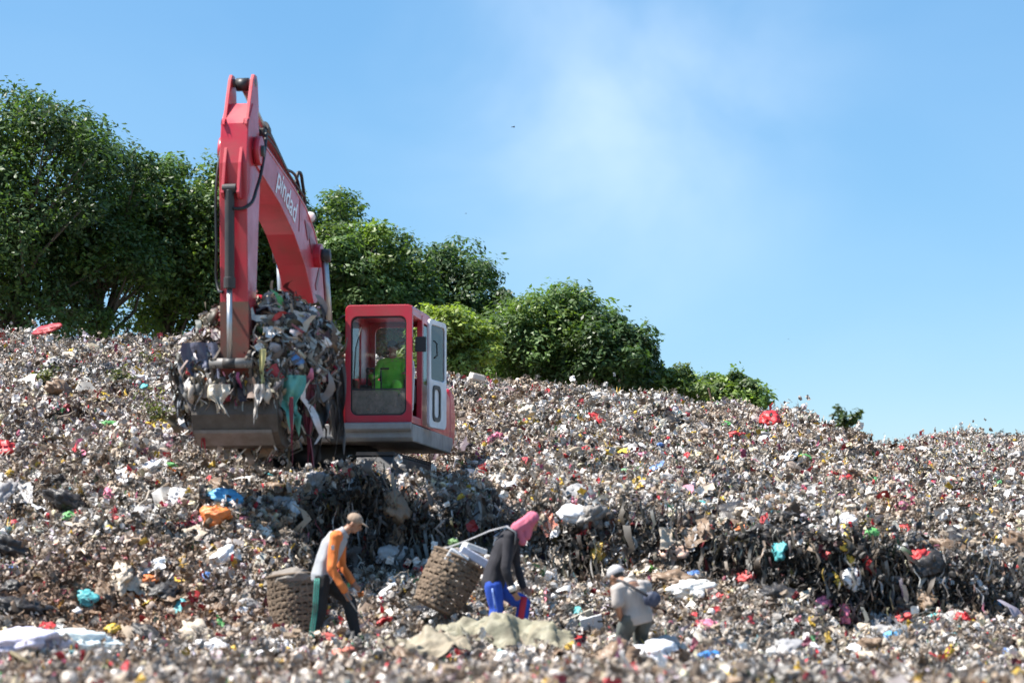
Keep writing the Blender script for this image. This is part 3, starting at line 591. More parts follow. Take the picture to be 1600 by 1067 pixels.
seam = MB(); seam.box((.2015, -3.28, 5.0), (.01, .02, .52), (rad(-6), 0, 0)); seam.obj('plate_seam', M['emblem'], boom)
# lettering and marks on the boom side
def text(body, size, M4, m, parent, name='lettering', shear=.0, ext=.002):
    cu = bpy.data.curves.new(name, 'FONT'); cu.body = body; cu.size = size; cu.shear = shear; cu.extrude = ext; cu.align_x = 'CENTER'; cu.align_y = 'CENTER'; cu.offset = .004
    tmp = bpy.data.objects.new(name, cu); C.objects.link(tmp); me = bpy.data.meshes.new_from_object(tmp.evaluated_get(bpy.context.evaluated_depsgraph_get())); bpy.data.objects.remove(tmp)
    me.materials.clear(); me.materials.append(m); o = bpy.data.objects.new(name, me); C.objects.link(o); o.parent = parent; o.matrix_local = M4; return o
ang = math.atan2(4.93 - 5.34, 1.35)
R_ = Matrix(((0, 0, 1), (math.cos(ang), -math.sin(ang), 0), (math.sin(ang), math.cos(ang), 0))).to_4x4()
text('pindad', .46, Matrix.Translation((.206, -4.12, 5.12)) @ R_, M['letter'], boom, shear=.25)
for k, (yy, zz) in enumerate(((-2.72, 4.86), (-2.46, 4.70))):
    e = MB(); e.add([(.206, yy - .24, zz + .10), (.206, yy + .22, zz + .02), (.206, yy - .02, zz - .17), (.209, yy - .24, zz + .10), (.209, yy + .22, zz + .02), (.209, yy - .02, zz - .17)], [(0, 2, 1), (3, 4, 5), (0, 1, 4, 3), (1, 2, 5, 4), (2, 0, 3, 5)]); e.obj('painted_mark', M['emblem'], boom)
for nm, yy, zz, xx, mm in (('work_lamp', -3.02, 5.28, -.08, 'lamp_amber'), ('work_lamp', -2.42, 5.06, .19, 'lamp_glass')):
    q = MB(); q.lathe([(.03, .0), (.075, .03), (.08, .10)], 14, (xx, yy, zz), Euler((math.pi / 2, 0, 0)).to_matrix()); q.tube([(xx, yy, zz - .12), (xx, yy, zz)], .018, 6); lo = q.obj(nm, M['dark_metal'], boom, True)
    q = MB(); q.ell((xx, yy - .10, zz), .075, .02, .075); q.obj('lens', M[mm], lo, True)
def cylinder(p0, p1, split, rb, rr, parent, name='hydraulic_cylinder'):
    p0, p1 = Vector(p0), Vector(p1); m_ = p0.lerp(p1, split); d = (p1 - p0).normalized()
    q = MB(); q.tube([p0, m_], rb, 16); q.tube([m_ - d * .12, m_ + d * .02], rb * 1.22, 16); q.tube([p0 - d * .02 + Vector((-.09, 0, 0)), p0 - d * .02 + Vector((.09, 0, 0))], rb * .95, 14)
    o = q.obj(name, M['dark_metal'], parent, False, .006); q = MB(); q.tube([m_, p1], rr, 14); q.obj('rod', M['chrome'], o, True)
    q = MB(); q.tube([p1 + Vector((-.08, 0, 0)), p1 + Vector((.08, 0, 0))], rr * 1.9, 14); q.obj('rod_eye', M['dark_metal'], o, True); return o
for sx in (-1, 1): cylinder((sx * .36, -1.33, 2.0), (sx * .33, -2.2, 4.55), .52, .085, .05, EX)
# arm cylinder lies along the top of the boom
cylinder((0, -3.0, 5.42), (0, -5.80, 6.30), .60, .075, .045, EX)
ab = MB(); ab.prism([(-3.25, 5.2), (-2.8, 5.12), (-2.95, 5.5), (-3.08, 5.5)], -.09, .09); ab.obj('cylinder_lug', M['red'], boom, bevel=.01)
# stick
so_ = [(-5.70, 6.02), (-5.98, 6.02), (-6.22, 5.72), (-6.28, 5.2), (-6.24, 4.6), (-6.10, 3.0), (-6.06, 2.62), (-5.98, 2.46), (-5.84, 2.46), (-5.78, 2.62), (-5.74, 3.0), (-5.62, 4.4), (-5.55, 5.0), (-5.58, 5.5)]
sp = MB(); sp.prism(so_, -.18, .18); stick = sp.obj('stick', M['red'], EX, bevel=.012)
mud = MB()
for sx in (-1, 1):
    q = MB(); q.prism([(-5.60, 5.98), (-5.68, 6.34), (-5.74, 6.42), (-5.86, 6.42), (-5.93, 6.34), (-6.16, 5.80), (-6.26, 5.70), (-6.24, 5.76)], sx * .145 - .022, sx * .145 + .022); q.obj('ear_plate', M['red'], stick, bevel=.006)
    q = MB(); q.prism([(-6.24, 5.45), (-6.33, 5.2), (-6.40, 4.88), (-6.42, 4.80), (-6.36, 4.74), (-6.24, 4.74)], sx * .10 - .02, sx * .10 + .02); q.obj('cylinder_bracket', M['red'], stick, bevel=.006)
q = MB(); q.tube([(-.17, -5.80, 6.32), (.17, -5.80, 6.32)], .055, 14); q.obj('pin', M['pin_steel'], stick, True)
q = MB(); q.tube([(-.30, -5.85, 5.42), (.30, -5.85, 5.42)], .075, 16); q.obj('pin', M['dark_metal'], stick, True)
q = MB(); q.prism([(-6.142, 3.45), (-6.082, 2.64), (-6.0, 2.44), (-5.82, 2.44), (-5.765, 2.64), (-5.755, 3.2)], -.184, .184); q.obj('worn_end_plate', M['muddy_red'], stick)
cylinder((-.02, -6.36, 4.84), (-.02, -6.26, 2.66), .56, .062, .036, EX)
# bucket linkage
for sx in (-1, 1):
    q = MB(); q.prism([(-6.32, 2.72), (-6.32, 2.60), (-5.86, 2.86), (-5.86, 2.96)], sx * .20 - .018, sx * .20 + .018); q.obj('link', M['steel'], EX, bevel=.008)
    q = MB(); q.prism([(-6.33, 2.72), (-6.20, 2.72), (-5.98, 2.20), (-6.10, 2.14)], sx * .245 - .018, sx * .245 + .018); q.obj('link', M['steel'], EX, bevel=.008)
q = MB(); q.tube([(-.27, -6.26, 2.66), (.27, -6.26, 2.66)], .065, 16); q.obj('pin', M['pin_steel'], EX, True)
q = MB(); q.tube([(-.24, -5.91, 2.54), (.24, -5.91, 2.54)], .06, 16); q.obj('pin', M['pin_steel'], EX, True)
# bucket: curved shell whose back faces the camera, mouth turned up and in
bprof = [(-6.06, 2.44), (-6.16, 2.24), (-6.20, 2.02), (-6.12, 1.80), (-5.92, 1.66), (-5.62, 1.62), (-5.30, 1.70), (-4.98, 1.92), (-4.80, 2.18)]
inner = [(a * .0 + a + (.03 if i < 4 else 0), b + .035) for i, (a, b) in enumerate(bprof)]
bk = MB(); bk.prism(bprof + inner[::-1], -.50, .56); bucket = bk.obj('bucket', M['steel'], EX, bevel=.006)
for sx in (-1, 1):
    q = MB(); q.prism(bprof + [(-5.2, 2.42), (-5.7, 2.48)], sx * .54 + .03 - .012, sx * .54 + .03 + .012); q.obj('side_plate', M['steel'], bucket, bevel=.005)
    q = MB(); q.prism([(-6.21, 2.25), (-6.02, 2.66), (-5.84, 2.66), (-5.84, 2.40), (-6.05, 2.2)], sx * .27 - .02, sx * .27 + .02); q.obj('bucket_ear', M['steel'], bucket, bevel=.006)
for k in range(5):
    q = MB(); xx = -.48 + k * .24; q.prism([(-4.84, 2.10), (-4.76, 2.16), (-4.62, 2.42), (-4.82, 2.24)], xx - .045, xx + .045); q.obj('tooth', M['pin_steel'], bucket, bevel=.006)
wr = MB(); wr.prism([(-6.155, 1.83), (-6.14, 1.79), (-5.93, 1.645), (-5.91, 1.655)], -.5, .5); wr.obj('wear_strip', M['pin_steel'], bucket)
# hoses
def hose(pts, r=.02, name='hose'):
    cu = bpy.data.curves.new(name, 'CURVE'); cu.dimensions = '3D'; s = cu.splines.new('BEZIER'); s.bezier_points.add(len(pts) - 1)
    for b_, p in zip(s.bezier_points, pts): b_.co = p; b_.handle_left_type = b_.handle_right_type = 'AUTO'
    cu.bevel_depth = r; cu.bevel_resolution = 2; tmp = bpy.data.objects.new(name, cu); C.objects.link(tmp); me = bpy.data.meshes.new_from_object(tmp.evaluated_get(bpy.context.evaluated_depsgraph_get())); bpy.data.objects.remove(tmp)
    me.materials.clear(); me.materials.append(M['black_rubber']); o = bpy.data.objects.new(name, me); C.objects.link(o); o.parent = EX; return o
hose([(.23, -5.45, 5.72), (.27, -5.75, 5.35), (.24, -5.95, 4.95), (.16, -6.30, 4.62), (.03, -6.38, 4.60)], .022)
hose([(-.20, -6.0, 5.6), (-.23, -6.2, 5.0), (-.21, -6.25, 4.2), (-.19, -6.2, 3.6), (-.1, -6.33, 3.55)], .018)
hose([(.12, -5.40, 5.78), (.14, -4.8, 5.78), (.12, -4.0, 5.55), (.14, -3.2, 5.50), (.12, -2.8, 5.25)], .02)
hose([(.16, -5.40, 5.74), (.17, -4.7, 5.66), (.15, -3.8, 5.48), (.17, -2.9, 5.30)], .02)
hose([(.10, -3.1, 5.45), (.13, -3.0, 5.62), (.15, -2.85, 5.45), (.15, -2.7, 5.2)], .025)
hose([(.12, -5.42, 5.66), (.1, -5.55, 5.9), (.02, -5.5, 5.95), (-.04, -5.3, 5.85)], .025)
q = MB(); q.box((.1, -5.38, 5.74), (.22, .14, .12)); q.obj('hose_clamp', M['dark_metal'], boom, bevel=.02)

# cab -------------------------------------------------------------
Xa, Xb, Yf, Yr, Za, Zb = .47, 1.46, -1.36, .36, 2.22, 3.93
cab = MB(); cab.box(((Xa + Xb) / 2, (Yf + Yr) / 2, Za + .02), (Xb - Xa - .01, Yr - Yf - .01, .06)); cabo = cab.obj('cab', M['red'], EX, bevel=.008)
def rrect(x0, x1, z0, z1, r, n=5, lean=0):
    o = []
    for cx, cz, a0 in ((x1 - r, z1 - r, 0), (x0 + r, z1 - r, 90), (x0 + r, z0 + r, 180), (x1 - r, z0 + r, 270)):
        for k in range(n + 1):
            a = rad(a0 + 90 * k / n); o.append((cx + r * math.cos(a), cz + r * math.sin(a)))
    return o
def frame_ring(outer, innr, y0, y1, name, m, parent, bev=.01, axis='y'):
    n = len(outer); q = MB()
    pt = (lambda u, w, d: (u, d, w)) if axis == 'y' else (lambda u, w, d: (d, u, w))
    v = [pt(u, w, d) for d in (y0, y1) for ring in (outer, innr) for u, w in ring]; f = []
    for i in range(n):
        j = (i + 1) % n; f += [(i, j, n + j, n + i), (2 * n + i, 3 * n + i, 3 * n + j, 2 * n + j), (i, 2 * n + i, 2 * n + j, j), (n + i, n + j, 3 * n + j, 3 * n + i)]
    q.add(v, f); bm = bmesh.new(); me = q.mesh(name, [m]); bm.from_mesh(me); bmesh.ops.recalc_face_normals(bm, faces=bm.faces); bm.to_mesh(me); bm.free()
    o = bpy.data.objects.new(name, me); C.objects.link(o); o.parent = parent
    if bev: b_ = o.modifiers.new('bevel', 'BEVEL'); b_.width = bev; b_.segments = 2; b_.limit_method = 'ANGLE'
    return o
ff = frame_ring(rrect(Xa, Xb, Za, Zb, .07), rrect(Xa + .085, Xb - .085, Za + .10, Zb - .17, .10), Yf, Yf + .07, 'front_frame', M['red'], cabo)
gs = frame_ring(rrect(Xa + .083, Xb - .083, Za + .098, Zb - .168, .10), rrect(Xa + .105, Xb - .105, Za + .12, Zb - .19, .09), Yf + .01, Yf + .04, 'rubber_seal', M['black_rubber'], cabo, 0)
q = MB(); q.box(((Xa + Xb) / 2, Yf + .03, 2.70), (Xb - Xa - .19, .02, .022)); q.obj('window_bar', M['dark_metal'], cabo)
def pane(x0, x1, z0, z1, y, m, name='window_pane'):
    q = MB(); q.box(((x0 + x1) / 2, y, (z0 + z1) / 2), (x1 - x0, .006, z1 - z0)); return q.obj(name, m, cabo)
pane(Xa + .10, Xb - .10, 2.715, Zb - .18, Yf + .03, M['glass']); o = pane(Xa + .10, Xb - .10, Za + .11, 2.685, Yf + .03, M['dirty_glass']); tag(o, 'dusty lower front window')
rfm = MB(); rfm.prism([(Yf + .02, Zb - .09), (Yf + .10, Zb), (Yr - .05, Zb + .01), (Yr, Zb - .09)], Xa + .01, Xb - .01); rfm.obj('roof', M['red'], cabo, bevel=.03)
frame_ring(rrect(Xa, Xb, Za, Zb - .02, .07), rrect(Xa + .13, Xb - .13, 2.85, Zb - .16, .10), Yr - .05, Yr, 'rear_frame', M['red'], cabo); pane(Xa + .12, Xb - .12, 2.84, Zb - .15, Yr - .025, M['glass'])
# inner (boom side) wall with window, outer side with pillars and door opening
frame_ring(rrect(Yf + .06, Yr - .05, Za, Zb - .05, .05), rrect(Yf + .16, Yr - .75, 2.72, Zb - .17, .08), Xa, Xa + .05, 'side_frame', M['red'], cabo, .008, 'x')
q = MB(); q.box((Xa + .03, (Yf + Yr) / 2 - .3, 3.24), (.006, 1.0, 1.05)); q.obj('window_pane', M['glass'], cabo)
q = MB(); q.prism([(-.52, Za), (-.44, Za), (-.40, Zb - .08), (-.48, Zb - .08)], Xb - .08, Xb); q.obj('door_pillar', M['red'], cabo, bevel=.008)
frame_ring(rrect(-.44, Yr - .05, Za, Zb - .06, .05), rrect(-.34, Yr - .12, 2.85, Zb - .17, .08), Xb - .055, Xb - .004, 'side_frame', M['red'], cabo, .008, 'x')
q = MB(); q.box((Xb - .03, -.03, 3.28), (.006, .64, .92)); q.obj('window_pane', M['glass'], cabo)
q = MB(); q.box((Xb - .04, -.92, Zb - .11), (.07, .82, .08)); q.obj('roof_rail', M['red'], cabo, bevel=.01)
q = MB(); q.box((Xb - .04, -.92, Za + .07), (.07, .82, .06)); q.obj('door_sill', M['red'], cabo, bevel=.01)
q = MB(); q.tube([(Xb - .07, -1.16, 2.30), (Xb - .03, -1.15, 2.42), (Xb - .02, -1.10, 3.0), (Xb - .03, -1.12, 3.12), (Xb - .09, -1.14, 3.14)], .016, 8); q.obj('grab_rail', M['white_paint'], cabo, True)
# open door folded back along the side, its white inner face turned out
dr = frame_ring(rrect(-.42, .40, 2.20, 3.82, .09), rrect(-.34, .32, 2.92, 3.74, .07), Xb + .065, Xb + .105, 'door', M['white_paint'], cabo, .01, 'x'); tag(dr, 'open door with white inner face')
dr.matrix_local = Matrix.Translation((0, 0, 0)) @ Matrix.Translation((Xb, -.42, 0)) @ Matrix.Rotation(rad(-9), 4, 'Z') @ Matrix.Translation((-Xb, .42, 0))
q = MB(); q.box((Xb + .085, -.01, 2.57), (.032, .74, .68)); q.obj('door_panel', M['white_paint'], dr, bevel=.01)
q = MB(); q.box((Xb + .085, -.01, 3.33), (.006, .68, .84)); q.obj('window_pane', M['glass'], dr)
frame_ring(rrect(-.28, .08, 2.30, 2.84, .09), rrect(-.22, .02, 2.36, 2.78, .07), Xb + .10, Xb + .125, 'door_pull', M['dark_metal'], dr, .004, 'x')
q = MB(); q.tube([(Xb + .12, -.27, 3.50), (Xb + .15, -.22, 3.46), (Xb + .15, -.20, 3.28), (Xb + .12, -.25, 3.24)], .012, 6); q.obj('latch', M['black_rubber'], dr, True)
# mirror and wiper
q = MB(); q.box((Xb + .10, -1.22, 3.36), (.16, .05, .22), (0, 0, .2)); q.tube([(Xb, -1.3, 3.38), (Xb + .06, -1.27, 3.38)], .012, 6); q.obj('mirror', M['black_rubber'], cabo, bevel=.02)
q = MB(); q.tube([(Xa + .13, Yf - .01, 2.74), (Xa + .16, Yf - .015, 3.3), (Xa + .24, Yf - .01, 3.6)], .008, 6); q.obj('wiper', M['black_rubber'], cabo, True)
# interior: seat, console, levers
st = MB(); st.box((.97, -.30, 2.58), (.50, .50, .14)); seat = st.obj('seat', M['seat'], EX, bevel=.04); q = MB(); q.box((.97, -.02, 2.92), (.48, .12, .62), (rad(-8), 0, 0)); q.obj('backrest', M['seat'], seat, bevel=.05)
q = MB(); q.box((.97, -.3, 2.38), (.3, .35, .28)); q.obj('seat_base', M['dark_metal'], seat)
for sx in (-1, 1):
    q = MB(); q.box((.97 + sx * .34, -.45, 2.68), (.13, .55, .28)); co_ = q.obj('console', M['dark_metal'], EX, bevel=.02)
    q = MB(); q.tube([(.97 + sx * .31, -.66, 2.80), (.97 + sx * .29, -.72, 3.0)], .014, 8); q.ell((.97 + sx * .29, -.725, 3.03), .026, .026, .045); q.obj('lever', M['black_rubber'], co_, True)
for sx in (-1, 1):
    q = MB(); q.tube([(.90 + sx * .05, -1.0, 2.25), (.90 + sx * .05, -1.08, 2.9), (.90 + sx * .05, -1.09, 3.03)], .012, 8); q.tube([(.90 + sx * .05, -1.09, 3.02), (.90 + sx * .17, -1.09, 3.02)], .014, 8); q.obj('travel_lever', M['black_rubber'], EX, True)

# ------------------------------------------------------------------ heap in the bucket
def ridged_ball(seed, sub=4, amp=.35, freq=2.2, scale=(1, 1, 1)):
    bm = bmesh.new(); bmesh.ops.create_icosphere(bm, subdivisions=sub, radius=1)
    v = np.array([q.co[:] for q in bm.verts]); f = [tuple(w.index for w in q.verts) for q in bm.faces]; bm.free()
    n = amp * vnoise(v * freq * .6 + seed * 5.1, seed) + amp * .8 * (.5 - np.abs(vnoise(v * freq * 1.4 + seed, seed + 3))) + amp * .4 * (.5 - np.abs(vnoise(v * freq * 3.1 + seed, seed + 4)))
    return v * (1 + n + amp * .3 * (.5 - np.abs(vnoise(v * freq * 5.3 + seed, seed + 6))))[:, None] * np.array(scale), f
lv, lf = ridged_ball(5, 4, .28, 1.7, (.88, .66, .80))
lv[:, 0] *= 1 - .28 * np.clip((.1 - lv[:, 2]) / .8, 0, 1) * (lv[:, 0] > 0)
lv[:, 2] += np.where(lv[:, 0] > .2, .08, 0); lv[:, 1] -= .22 * (np.abs(lv[:, 0] + .1) > .3); lv = lv + np.array([.10, -5.22, 2.72])
lw = np.array([X(*p)[:] for p in lv])
hm = bpy.data.meshes.new('rubbish_heap'); hm.from_pydata([tuple(p) for p in lw], [], lf); hm.update(); hm.materials.append(mat('dark_packed_waste', (.07, .06, .05), .9, 0, .7, (.16, .12, .09), 6, .6, 14))
heap = bpy.data.objects.new('rubbish_heap', hm); C.objects.link(heap); tag(heap, 'packed rubbish heaped high in the raised bucket', 'rubbish', kind='stuff')
fa = np.array(lf); a0, a1, a2 = lw[fa[:, 0]], lw[fa[:, 1]], lw[fa[:, 2]]; fn = np.cross(a1 - a0, a2 - a0); ar = np.linalg.norm(fn, axis=1); fn /= ar[:, None]
n = 5600; k = rng.choice(len(fa), n, p=ar / ar.sum()); u, v = rng.random((2, n, 1)); sw_ = (u + v) > 1; u = np.where(sw_, 1 - u, u); v = np.where(sw_, 1 - v, v)
P = a0[k] + (a1[k] - a0[k]) * u + (a2[k] - a0[k]) * v; N = fn[k]
kk = rng.choice(7, n, p=[.15, .30, .32, .03, .08, .06, .06]); idx = np.array([rng.choice(KIND_IDX[kinds[q]]) for q in kk]); size = np.clip(np.exp(rng.normal(math.log(.085), .45, n)), .04, .24)
size[kk == 2] *= 2.8; rot = eulers(N, rng.uniform(0, 6.28, n), .32); hg = (kk == 2) & (N[:, 2] < .5)
rot[hg] = np.c_[rng.normal(0, .3, hg.sum()), np.full(hg.sum(), math.pi / 2) + rng.normal(0, .25, hg.sum()), rng.uniform(0, 6.28, hg.sum())]; P[hg] -= np.array([0, 0, .1])
hs = scatter('heap_litter', 'debris', P + N * (size * .15)[:, None], rot, size[:, None] * rng.uniform(.8, 1.2, (n, 3)), idx, np.where(rng.random((n, 1)) < .35, .25, 1.0) * colours(n, np.full(n, .5)))
tag(hs, 'torn bags and wrappers sticking out of the heap in the bucket', 'litter')
n = 230; side = rng.random(n) < .75
lx = np.where(side, rng.uniform(.25, 1.0, n), rng.uniform(-.85, -.5, n)); ly = rng.uniform(-5.95, -4.9, n); lz = np.where(side, 2.75 - .35 * rng.random(n) - .35 * (lx - .25), 2.7 - .3 * rng.random(n))
P = np.array([X(a_, b_, c_)[:] for a_, b_, c_ in zip(lx, ly, lz)]); size = rng.uniform(.35, .85, n); P[:, 2] -= size * .2
hs = scatter('heap_strips', 'debris', P, np.c_[rng.normal(0, .15, n), np.full(n, math.pi / 2) + rng.normal(0, .14, n), rng.uniform(0, 6.28, n)], size[:, None] * np.array([[1, .55, .55]]), rng.choice(KIND_IDX['ribbon'], n), np.where(rng.random((n, 1)) < .75, .14, 1.0) * colours(n, np.full(n, .6)))
tag(hs, 'long dark strips and strings trailing from the heap in the bucket', 'litter')
n = 190; lx = rng.uniform(-.58, .62, n); P = np.array([X(a_, b_, c_)[:] for a_, b_, c_ in zip(lx, rng.uniform(-6.25, -6.05, n), 2.50 - .12 * rng.random(n))]); size = rng.uniform(.16, .46, n); P[:, 2] -= size * .28; st_ = rng.random(n) < .6
hs = scatter('rim_litter', 'debris', P, np.c_[rng.normal(0, .2, n), np.full(n, math.pi / 2) + rng.normal(0, .2, n), rng.uniform(0, 6.28, n)], size[:, None] * np.where(st_[:, None], [[1, .6, .6]], [[.6, .5, .5]]), np.where(st_, rng.choice(KIND_IDX['ribbon'], n), rng.choice(KIND_IDX['sheet'] + KIND_IDX['bag'], n)), np.where(rng.random((n, 1)) < .5, .3, 1.0) * colours(n, np.full(n, .55)))
tag(hs, 'torn rubbish spilling over the back edge of the bucket', 'litter')
# ------------------------------------------------------------------ single pieces of rubbish
MC = {}
def cmat(c, rough=.4, dirt=.35):
    k = (tuple(c), rough, dirt)
    if k not in MC:
        MC[k] = mat('plastic_film', c, rough, 0, dirt, (.17, .12, .085), 5, .25, 25)
    return MC[k]
BAGS = [ridged_ball(50 + q, 4, .62, 2.1 + .4 * (q % 3), (.5, .42, .32)) for q in range(6)]
def crumpled_sheet(seed, n=16, asp=.7, amp=.16):
    u = np.linspace(-.5, .5, n); Xg, Yg = np.meshgrid(u, u * asp); p = np.c_[Xg.ravel(), Yg.ravel(), 0 * Xg.ravel()]; r = np.random.default_rng(seed)
    q = p.copy(); q[:, 0] *= 2.2
    z = amp * vnoise(q * 2 + seed * 3.3, seed) + amp * 1.1 * (.5 - np.abs(vnoise(q * 3.2 + seed, seed + 1))) + amp * .5 * (.5 - np.abs(vnoise(q * 7 + seed, seed + 2)))
    p[:, 2] = z; p[:, 0] += .06 * vnoise(p * 5, seed + 3); p[:, 1] += .06 * vnoise(p * 5, seed + 4)
    i = np.arange(n * n).reshape(n, n); f = [tuple(w) for w in np.stack([i[:-1, :-1], i[:-1, 1:], i[1:, 1:], i[1:, :-1]], -1).reshape(-1, 4)]
    return p, f
SHEETS = [crumpled_sheet(60 + q, 14, .55 + .1 * (q % 4)) for q in range(6)]
def drape(seed, n=30, k=13):
    """ragged cloth hanging from its top edge (top at origin, unit length down)"""
    s_ = np.linspace(0, 1, n); u = np.linspace(-.5, .5, k); S, U = (a.ravel() for a in np.meshgrid(s_, u, indexing='ij'))
    q = np.c_[U * 2, S * 2.2, 0 * S + seed * 1.7]; z1 = vnoise(q * 1.5, seed); z2 = vnoise(q * 3.3, seed + 1); edge = vnoise(np.c_[np.sign(U) * 3 + seed, S * 6, 0 * S], seed + 2)
    w = .13 + .20 * np.sin(np.clip(S * 1.25 + .25, 0, 1) * math.pi) ** .7 + .07 * edge * S
    L_ = 1 + .28 * vnoise(np.c_[U * 4 + seed, 0 * S, 0 * S], seed + 3) * S
    p = np.c_[U * w + .22 * np.sin(S * 2.0 + seed * 2.1) * S * .6, .09 * np.sin(U * 13 + z1 * 3 + seed) * (.4 + S * .6) + .12 * z1 * S + .05 * z2, -S * L_]
    i = np.arange(n * k).reshape(n, k); return p, [tuple(w_) for w_ in np.stack([i[:-1, :-1], i[:-1, 1:], i[1:, 1:], i[1:, :-1]], -1).reshape(-1, 4)]
DRAPES = [drape(80 + q) for q in range(6)]
_meshcache = {}
def piece_mesh(kind, var, m):
    key = (kind, var, m.name)
    if key not in _meshcache:
        v, f = {'bag': BAGS, 'sheet': SHEETS, 'drape': DRAPES}[kind][var]
        me = bpy.data.meshes.new(kind); me.from_pydata([tuple(map(float, q)) for q in v], [], [tuple(map(int, q)) for q in f]); me.update(); me.materials.append(m); me.polygons.foreach_set('use_smooth', [True] * len(me.polygons)); _meshcache[key] = me
    return _meshcache[key]
def piece(name, kind, pos, size, c, label, cat, group=None, rough=.4, dirt=.3, var=None, spin=None, nrm=None, flat=1.0, lift=.25, pitch=0):
    var = random.randrange(4) if var is None else var; m = cmat(c, rough, dirt)
    o = bpy.data.objects.new(name, piece_mesh(kind, var, m)); C.objects.link(o)
    nrm = Vector(nrm) if nrm is not None else Vector((0, 0, 1)); q = nrm.to_track_quat('Z', 'Y').to_matrix().to_4x4(); sp_ = random.uniform(0, 6.28) if spin is None else spin
    s = Vector(size) if hasattr(size, '__len__') else Vector((size, size, size * flat))
    lf_ = lift * s.z * (.5 if kind == 'bag' else .15) + .07
    o.matrix_world = Matrix.Translation(Vector(pos) + nrm * lf_) @ q @ Matrix.Rotation(sp_, 4, 'Z') @ Matrix.Rotation(pitch, 4, 'X') @ Matrix.Diagonal((*s, 1))
    return tag(o, label, cat, group)
WHITE, OFF, GREY, BLACK = (.74, .74, .76), (.60, .57, .52), (.34, .33, .33), (.018, .018, .02)
RED, PINK, ORANGE, YEL, BLUE, SKY_, GRN, TEAL, LIME = (.52, .03, .035), (.62, .16, .26), (.72, .20, .05), (.66, .44, .05), (.06, .16, .5), (.10, .38, .68), (.06, .34, .10), (.10, .36, .30), (.22, .62, .14)
def on(px, py): return hit(px, py) or at(px, py, 30)
def P1(name, kind, px, py, size, c, label, cat, **kw):
    p = on(px, py); return piece(name, kind, p, size, c, label, cat, nrm=kw.pop('nrm', normal_at(p.x, p.y)), **kw)
P1('plastic_bag', 'bag', 4, 722, .42, RED, 'large red plastic bag swollen with rubbish on the left slope', 'bag', dirt=.15)
P1('plastic_sheet', 'bag', 80, 524, (.28, .2, .09), (.42, .03, .04), 'red folded plastic lying on the ridge below the tallest tree', 'plastic sheet', dirt=.1, spin=.2)
P1('sack', 'bag', 45, 527, .2, (.5, .46, .42), 'dusty white sack on the ridge beside the red folded plastic', 'sack')
P1('plastic_bag', 'bag', 350, 790, (.34, .3, .24), SKY_, 'light blue plastic bag beside the orange bag', 'bag', dirt=.1)
P1('plastic_bag', 'bag', 284, 790, .30, WHITE, 'round white plastic bag near the blue and orange bags', 'bag', dirt=.15)
P1('plastic_bag', 'bag', 341, 818, (.30, .24, .36), ORANGE, 'bright orange crumpled bag just below the light blue bag', 'bag', dirt=.05)
P1('green_plastic_disc', 'sheet', 997, 746, (.26, .22, .1), LIME, 'bright green plastic disc on the slope above the cut edge', 'plastic disc', dirt=0)
P1('cloth', 'bag', 30, 1043, (.66, .46, .34), (.62, .60, .74), 'pale lilac cloth crumpled at the foot of the slope', 'cloth', dirt=.1, spin=.1, lift=.9)
P1('cloth', 'bag', 118, 1036, (.66, .40, .30), (.70, .76, .74), 'white sheet of plastic crumpled next to the lilac cloth', 'cloth', dirt=.1, spin=-.2, lift=.9)
P1('plastic_sheet', 'bag', 1035, 1040, (.55, .4, .3), WHITE, 'large white crumpled plastic in front of the stooping picker', 'plastic sheet', dirt=.12)
P1('plastic_bag', 'bag', 1042, 1055, .2, RED, 'small red bag tucked under the large white plastic', 'bag', dirt=0)
P1('plastic_bag', 'bag', 505, 1020, .26, (.6, .13, .11), 'red bag at the feet of the picker in orange sleeves', 'bag', dirt=.2)
P1('plastic_bag', 'bag', 545, 1045, .24, (.58, .16, .1), 'reddish torn bag lying nearer than the orange-sleeved picker', 'bag')
P1('plastic_bag', 'bag', 565, 1024, (.2, .2, .16), (.06, .36, .2), 'small green bag between two red bags', 'bag', dirt=.1)
P1('plastic_bag', 'bag', 616, 938, (.34, .26, .3), (.70, .70, .70), 'white bag on the ground between the first picker and the carried basket', 'bag', dirt=.1)
P1('plastic_bag', 'bag', 668, 980, .34, BLACK, 'shiny black bin bag beneath the carried basket', 'bag', dirt=.05, rough=.25)
P1('plastic_bag', 'bag', 1078, 936, (.42, .3, .24), (.7, .68, .64), 'white sack lying right of the stooping picker', 'sack', dirt=.15)
P1('sack', 'bag', 1372, 984, (.42, .34, .3), GREY, 'grey stone-like sack at the foot of the dark cut face', 'sack', dirt=.5)
P1('plastic_sheet', 'sheet', 1460, 1003, (.4, .3, .3), WHITE, 'white torn plastic in front of the cut face', 'plastic sheet', dirt=.1)
P1('plastic_sheet', 'sheet', 1320, 1035, (.7, .26, .2), (.7, .68, .66), 'long strip of white plastic lying in the near rubbish', 'plastic sheet', dirt=.2)
P1('plastic_sheet', 'bag', 940, 628, (.4, .3, .2), (.66, .62, .58), 'pale plastic sheet on the upper slope below the broad tree', 'plastic sheet', dirt=.15)
P1('plastic_bag', 'bag', 1202, 668, .34, RED, 'red plastic bag on the upper slope under the skyline', 'bag', dirt=.1)
P1('plastic_bag', 'bag', 915, 716, (.3, .22, .16), RED, 'red plastic scrap half way up the slope', 'bag', dirt=.05)
P1('plastic_sheet', 'sheet', 860, 830, (.34, .26, .2), (.70, .24, .16), 'orange-red wrapper in front of the pink-scarfed picker', 'wrapper', dirt=.05)
P1('plastic_bag', 'bag', 940, 893, .2, (.66, .42, .08), 'amber plastic bag left of the stooping picker head', 'bag', dirt=.1)
P1('plastic_bag', 'bag', 1175, 930, .2, (.5, .06, .06), 'dark red bag on the ledge before the cut face', 'bag')
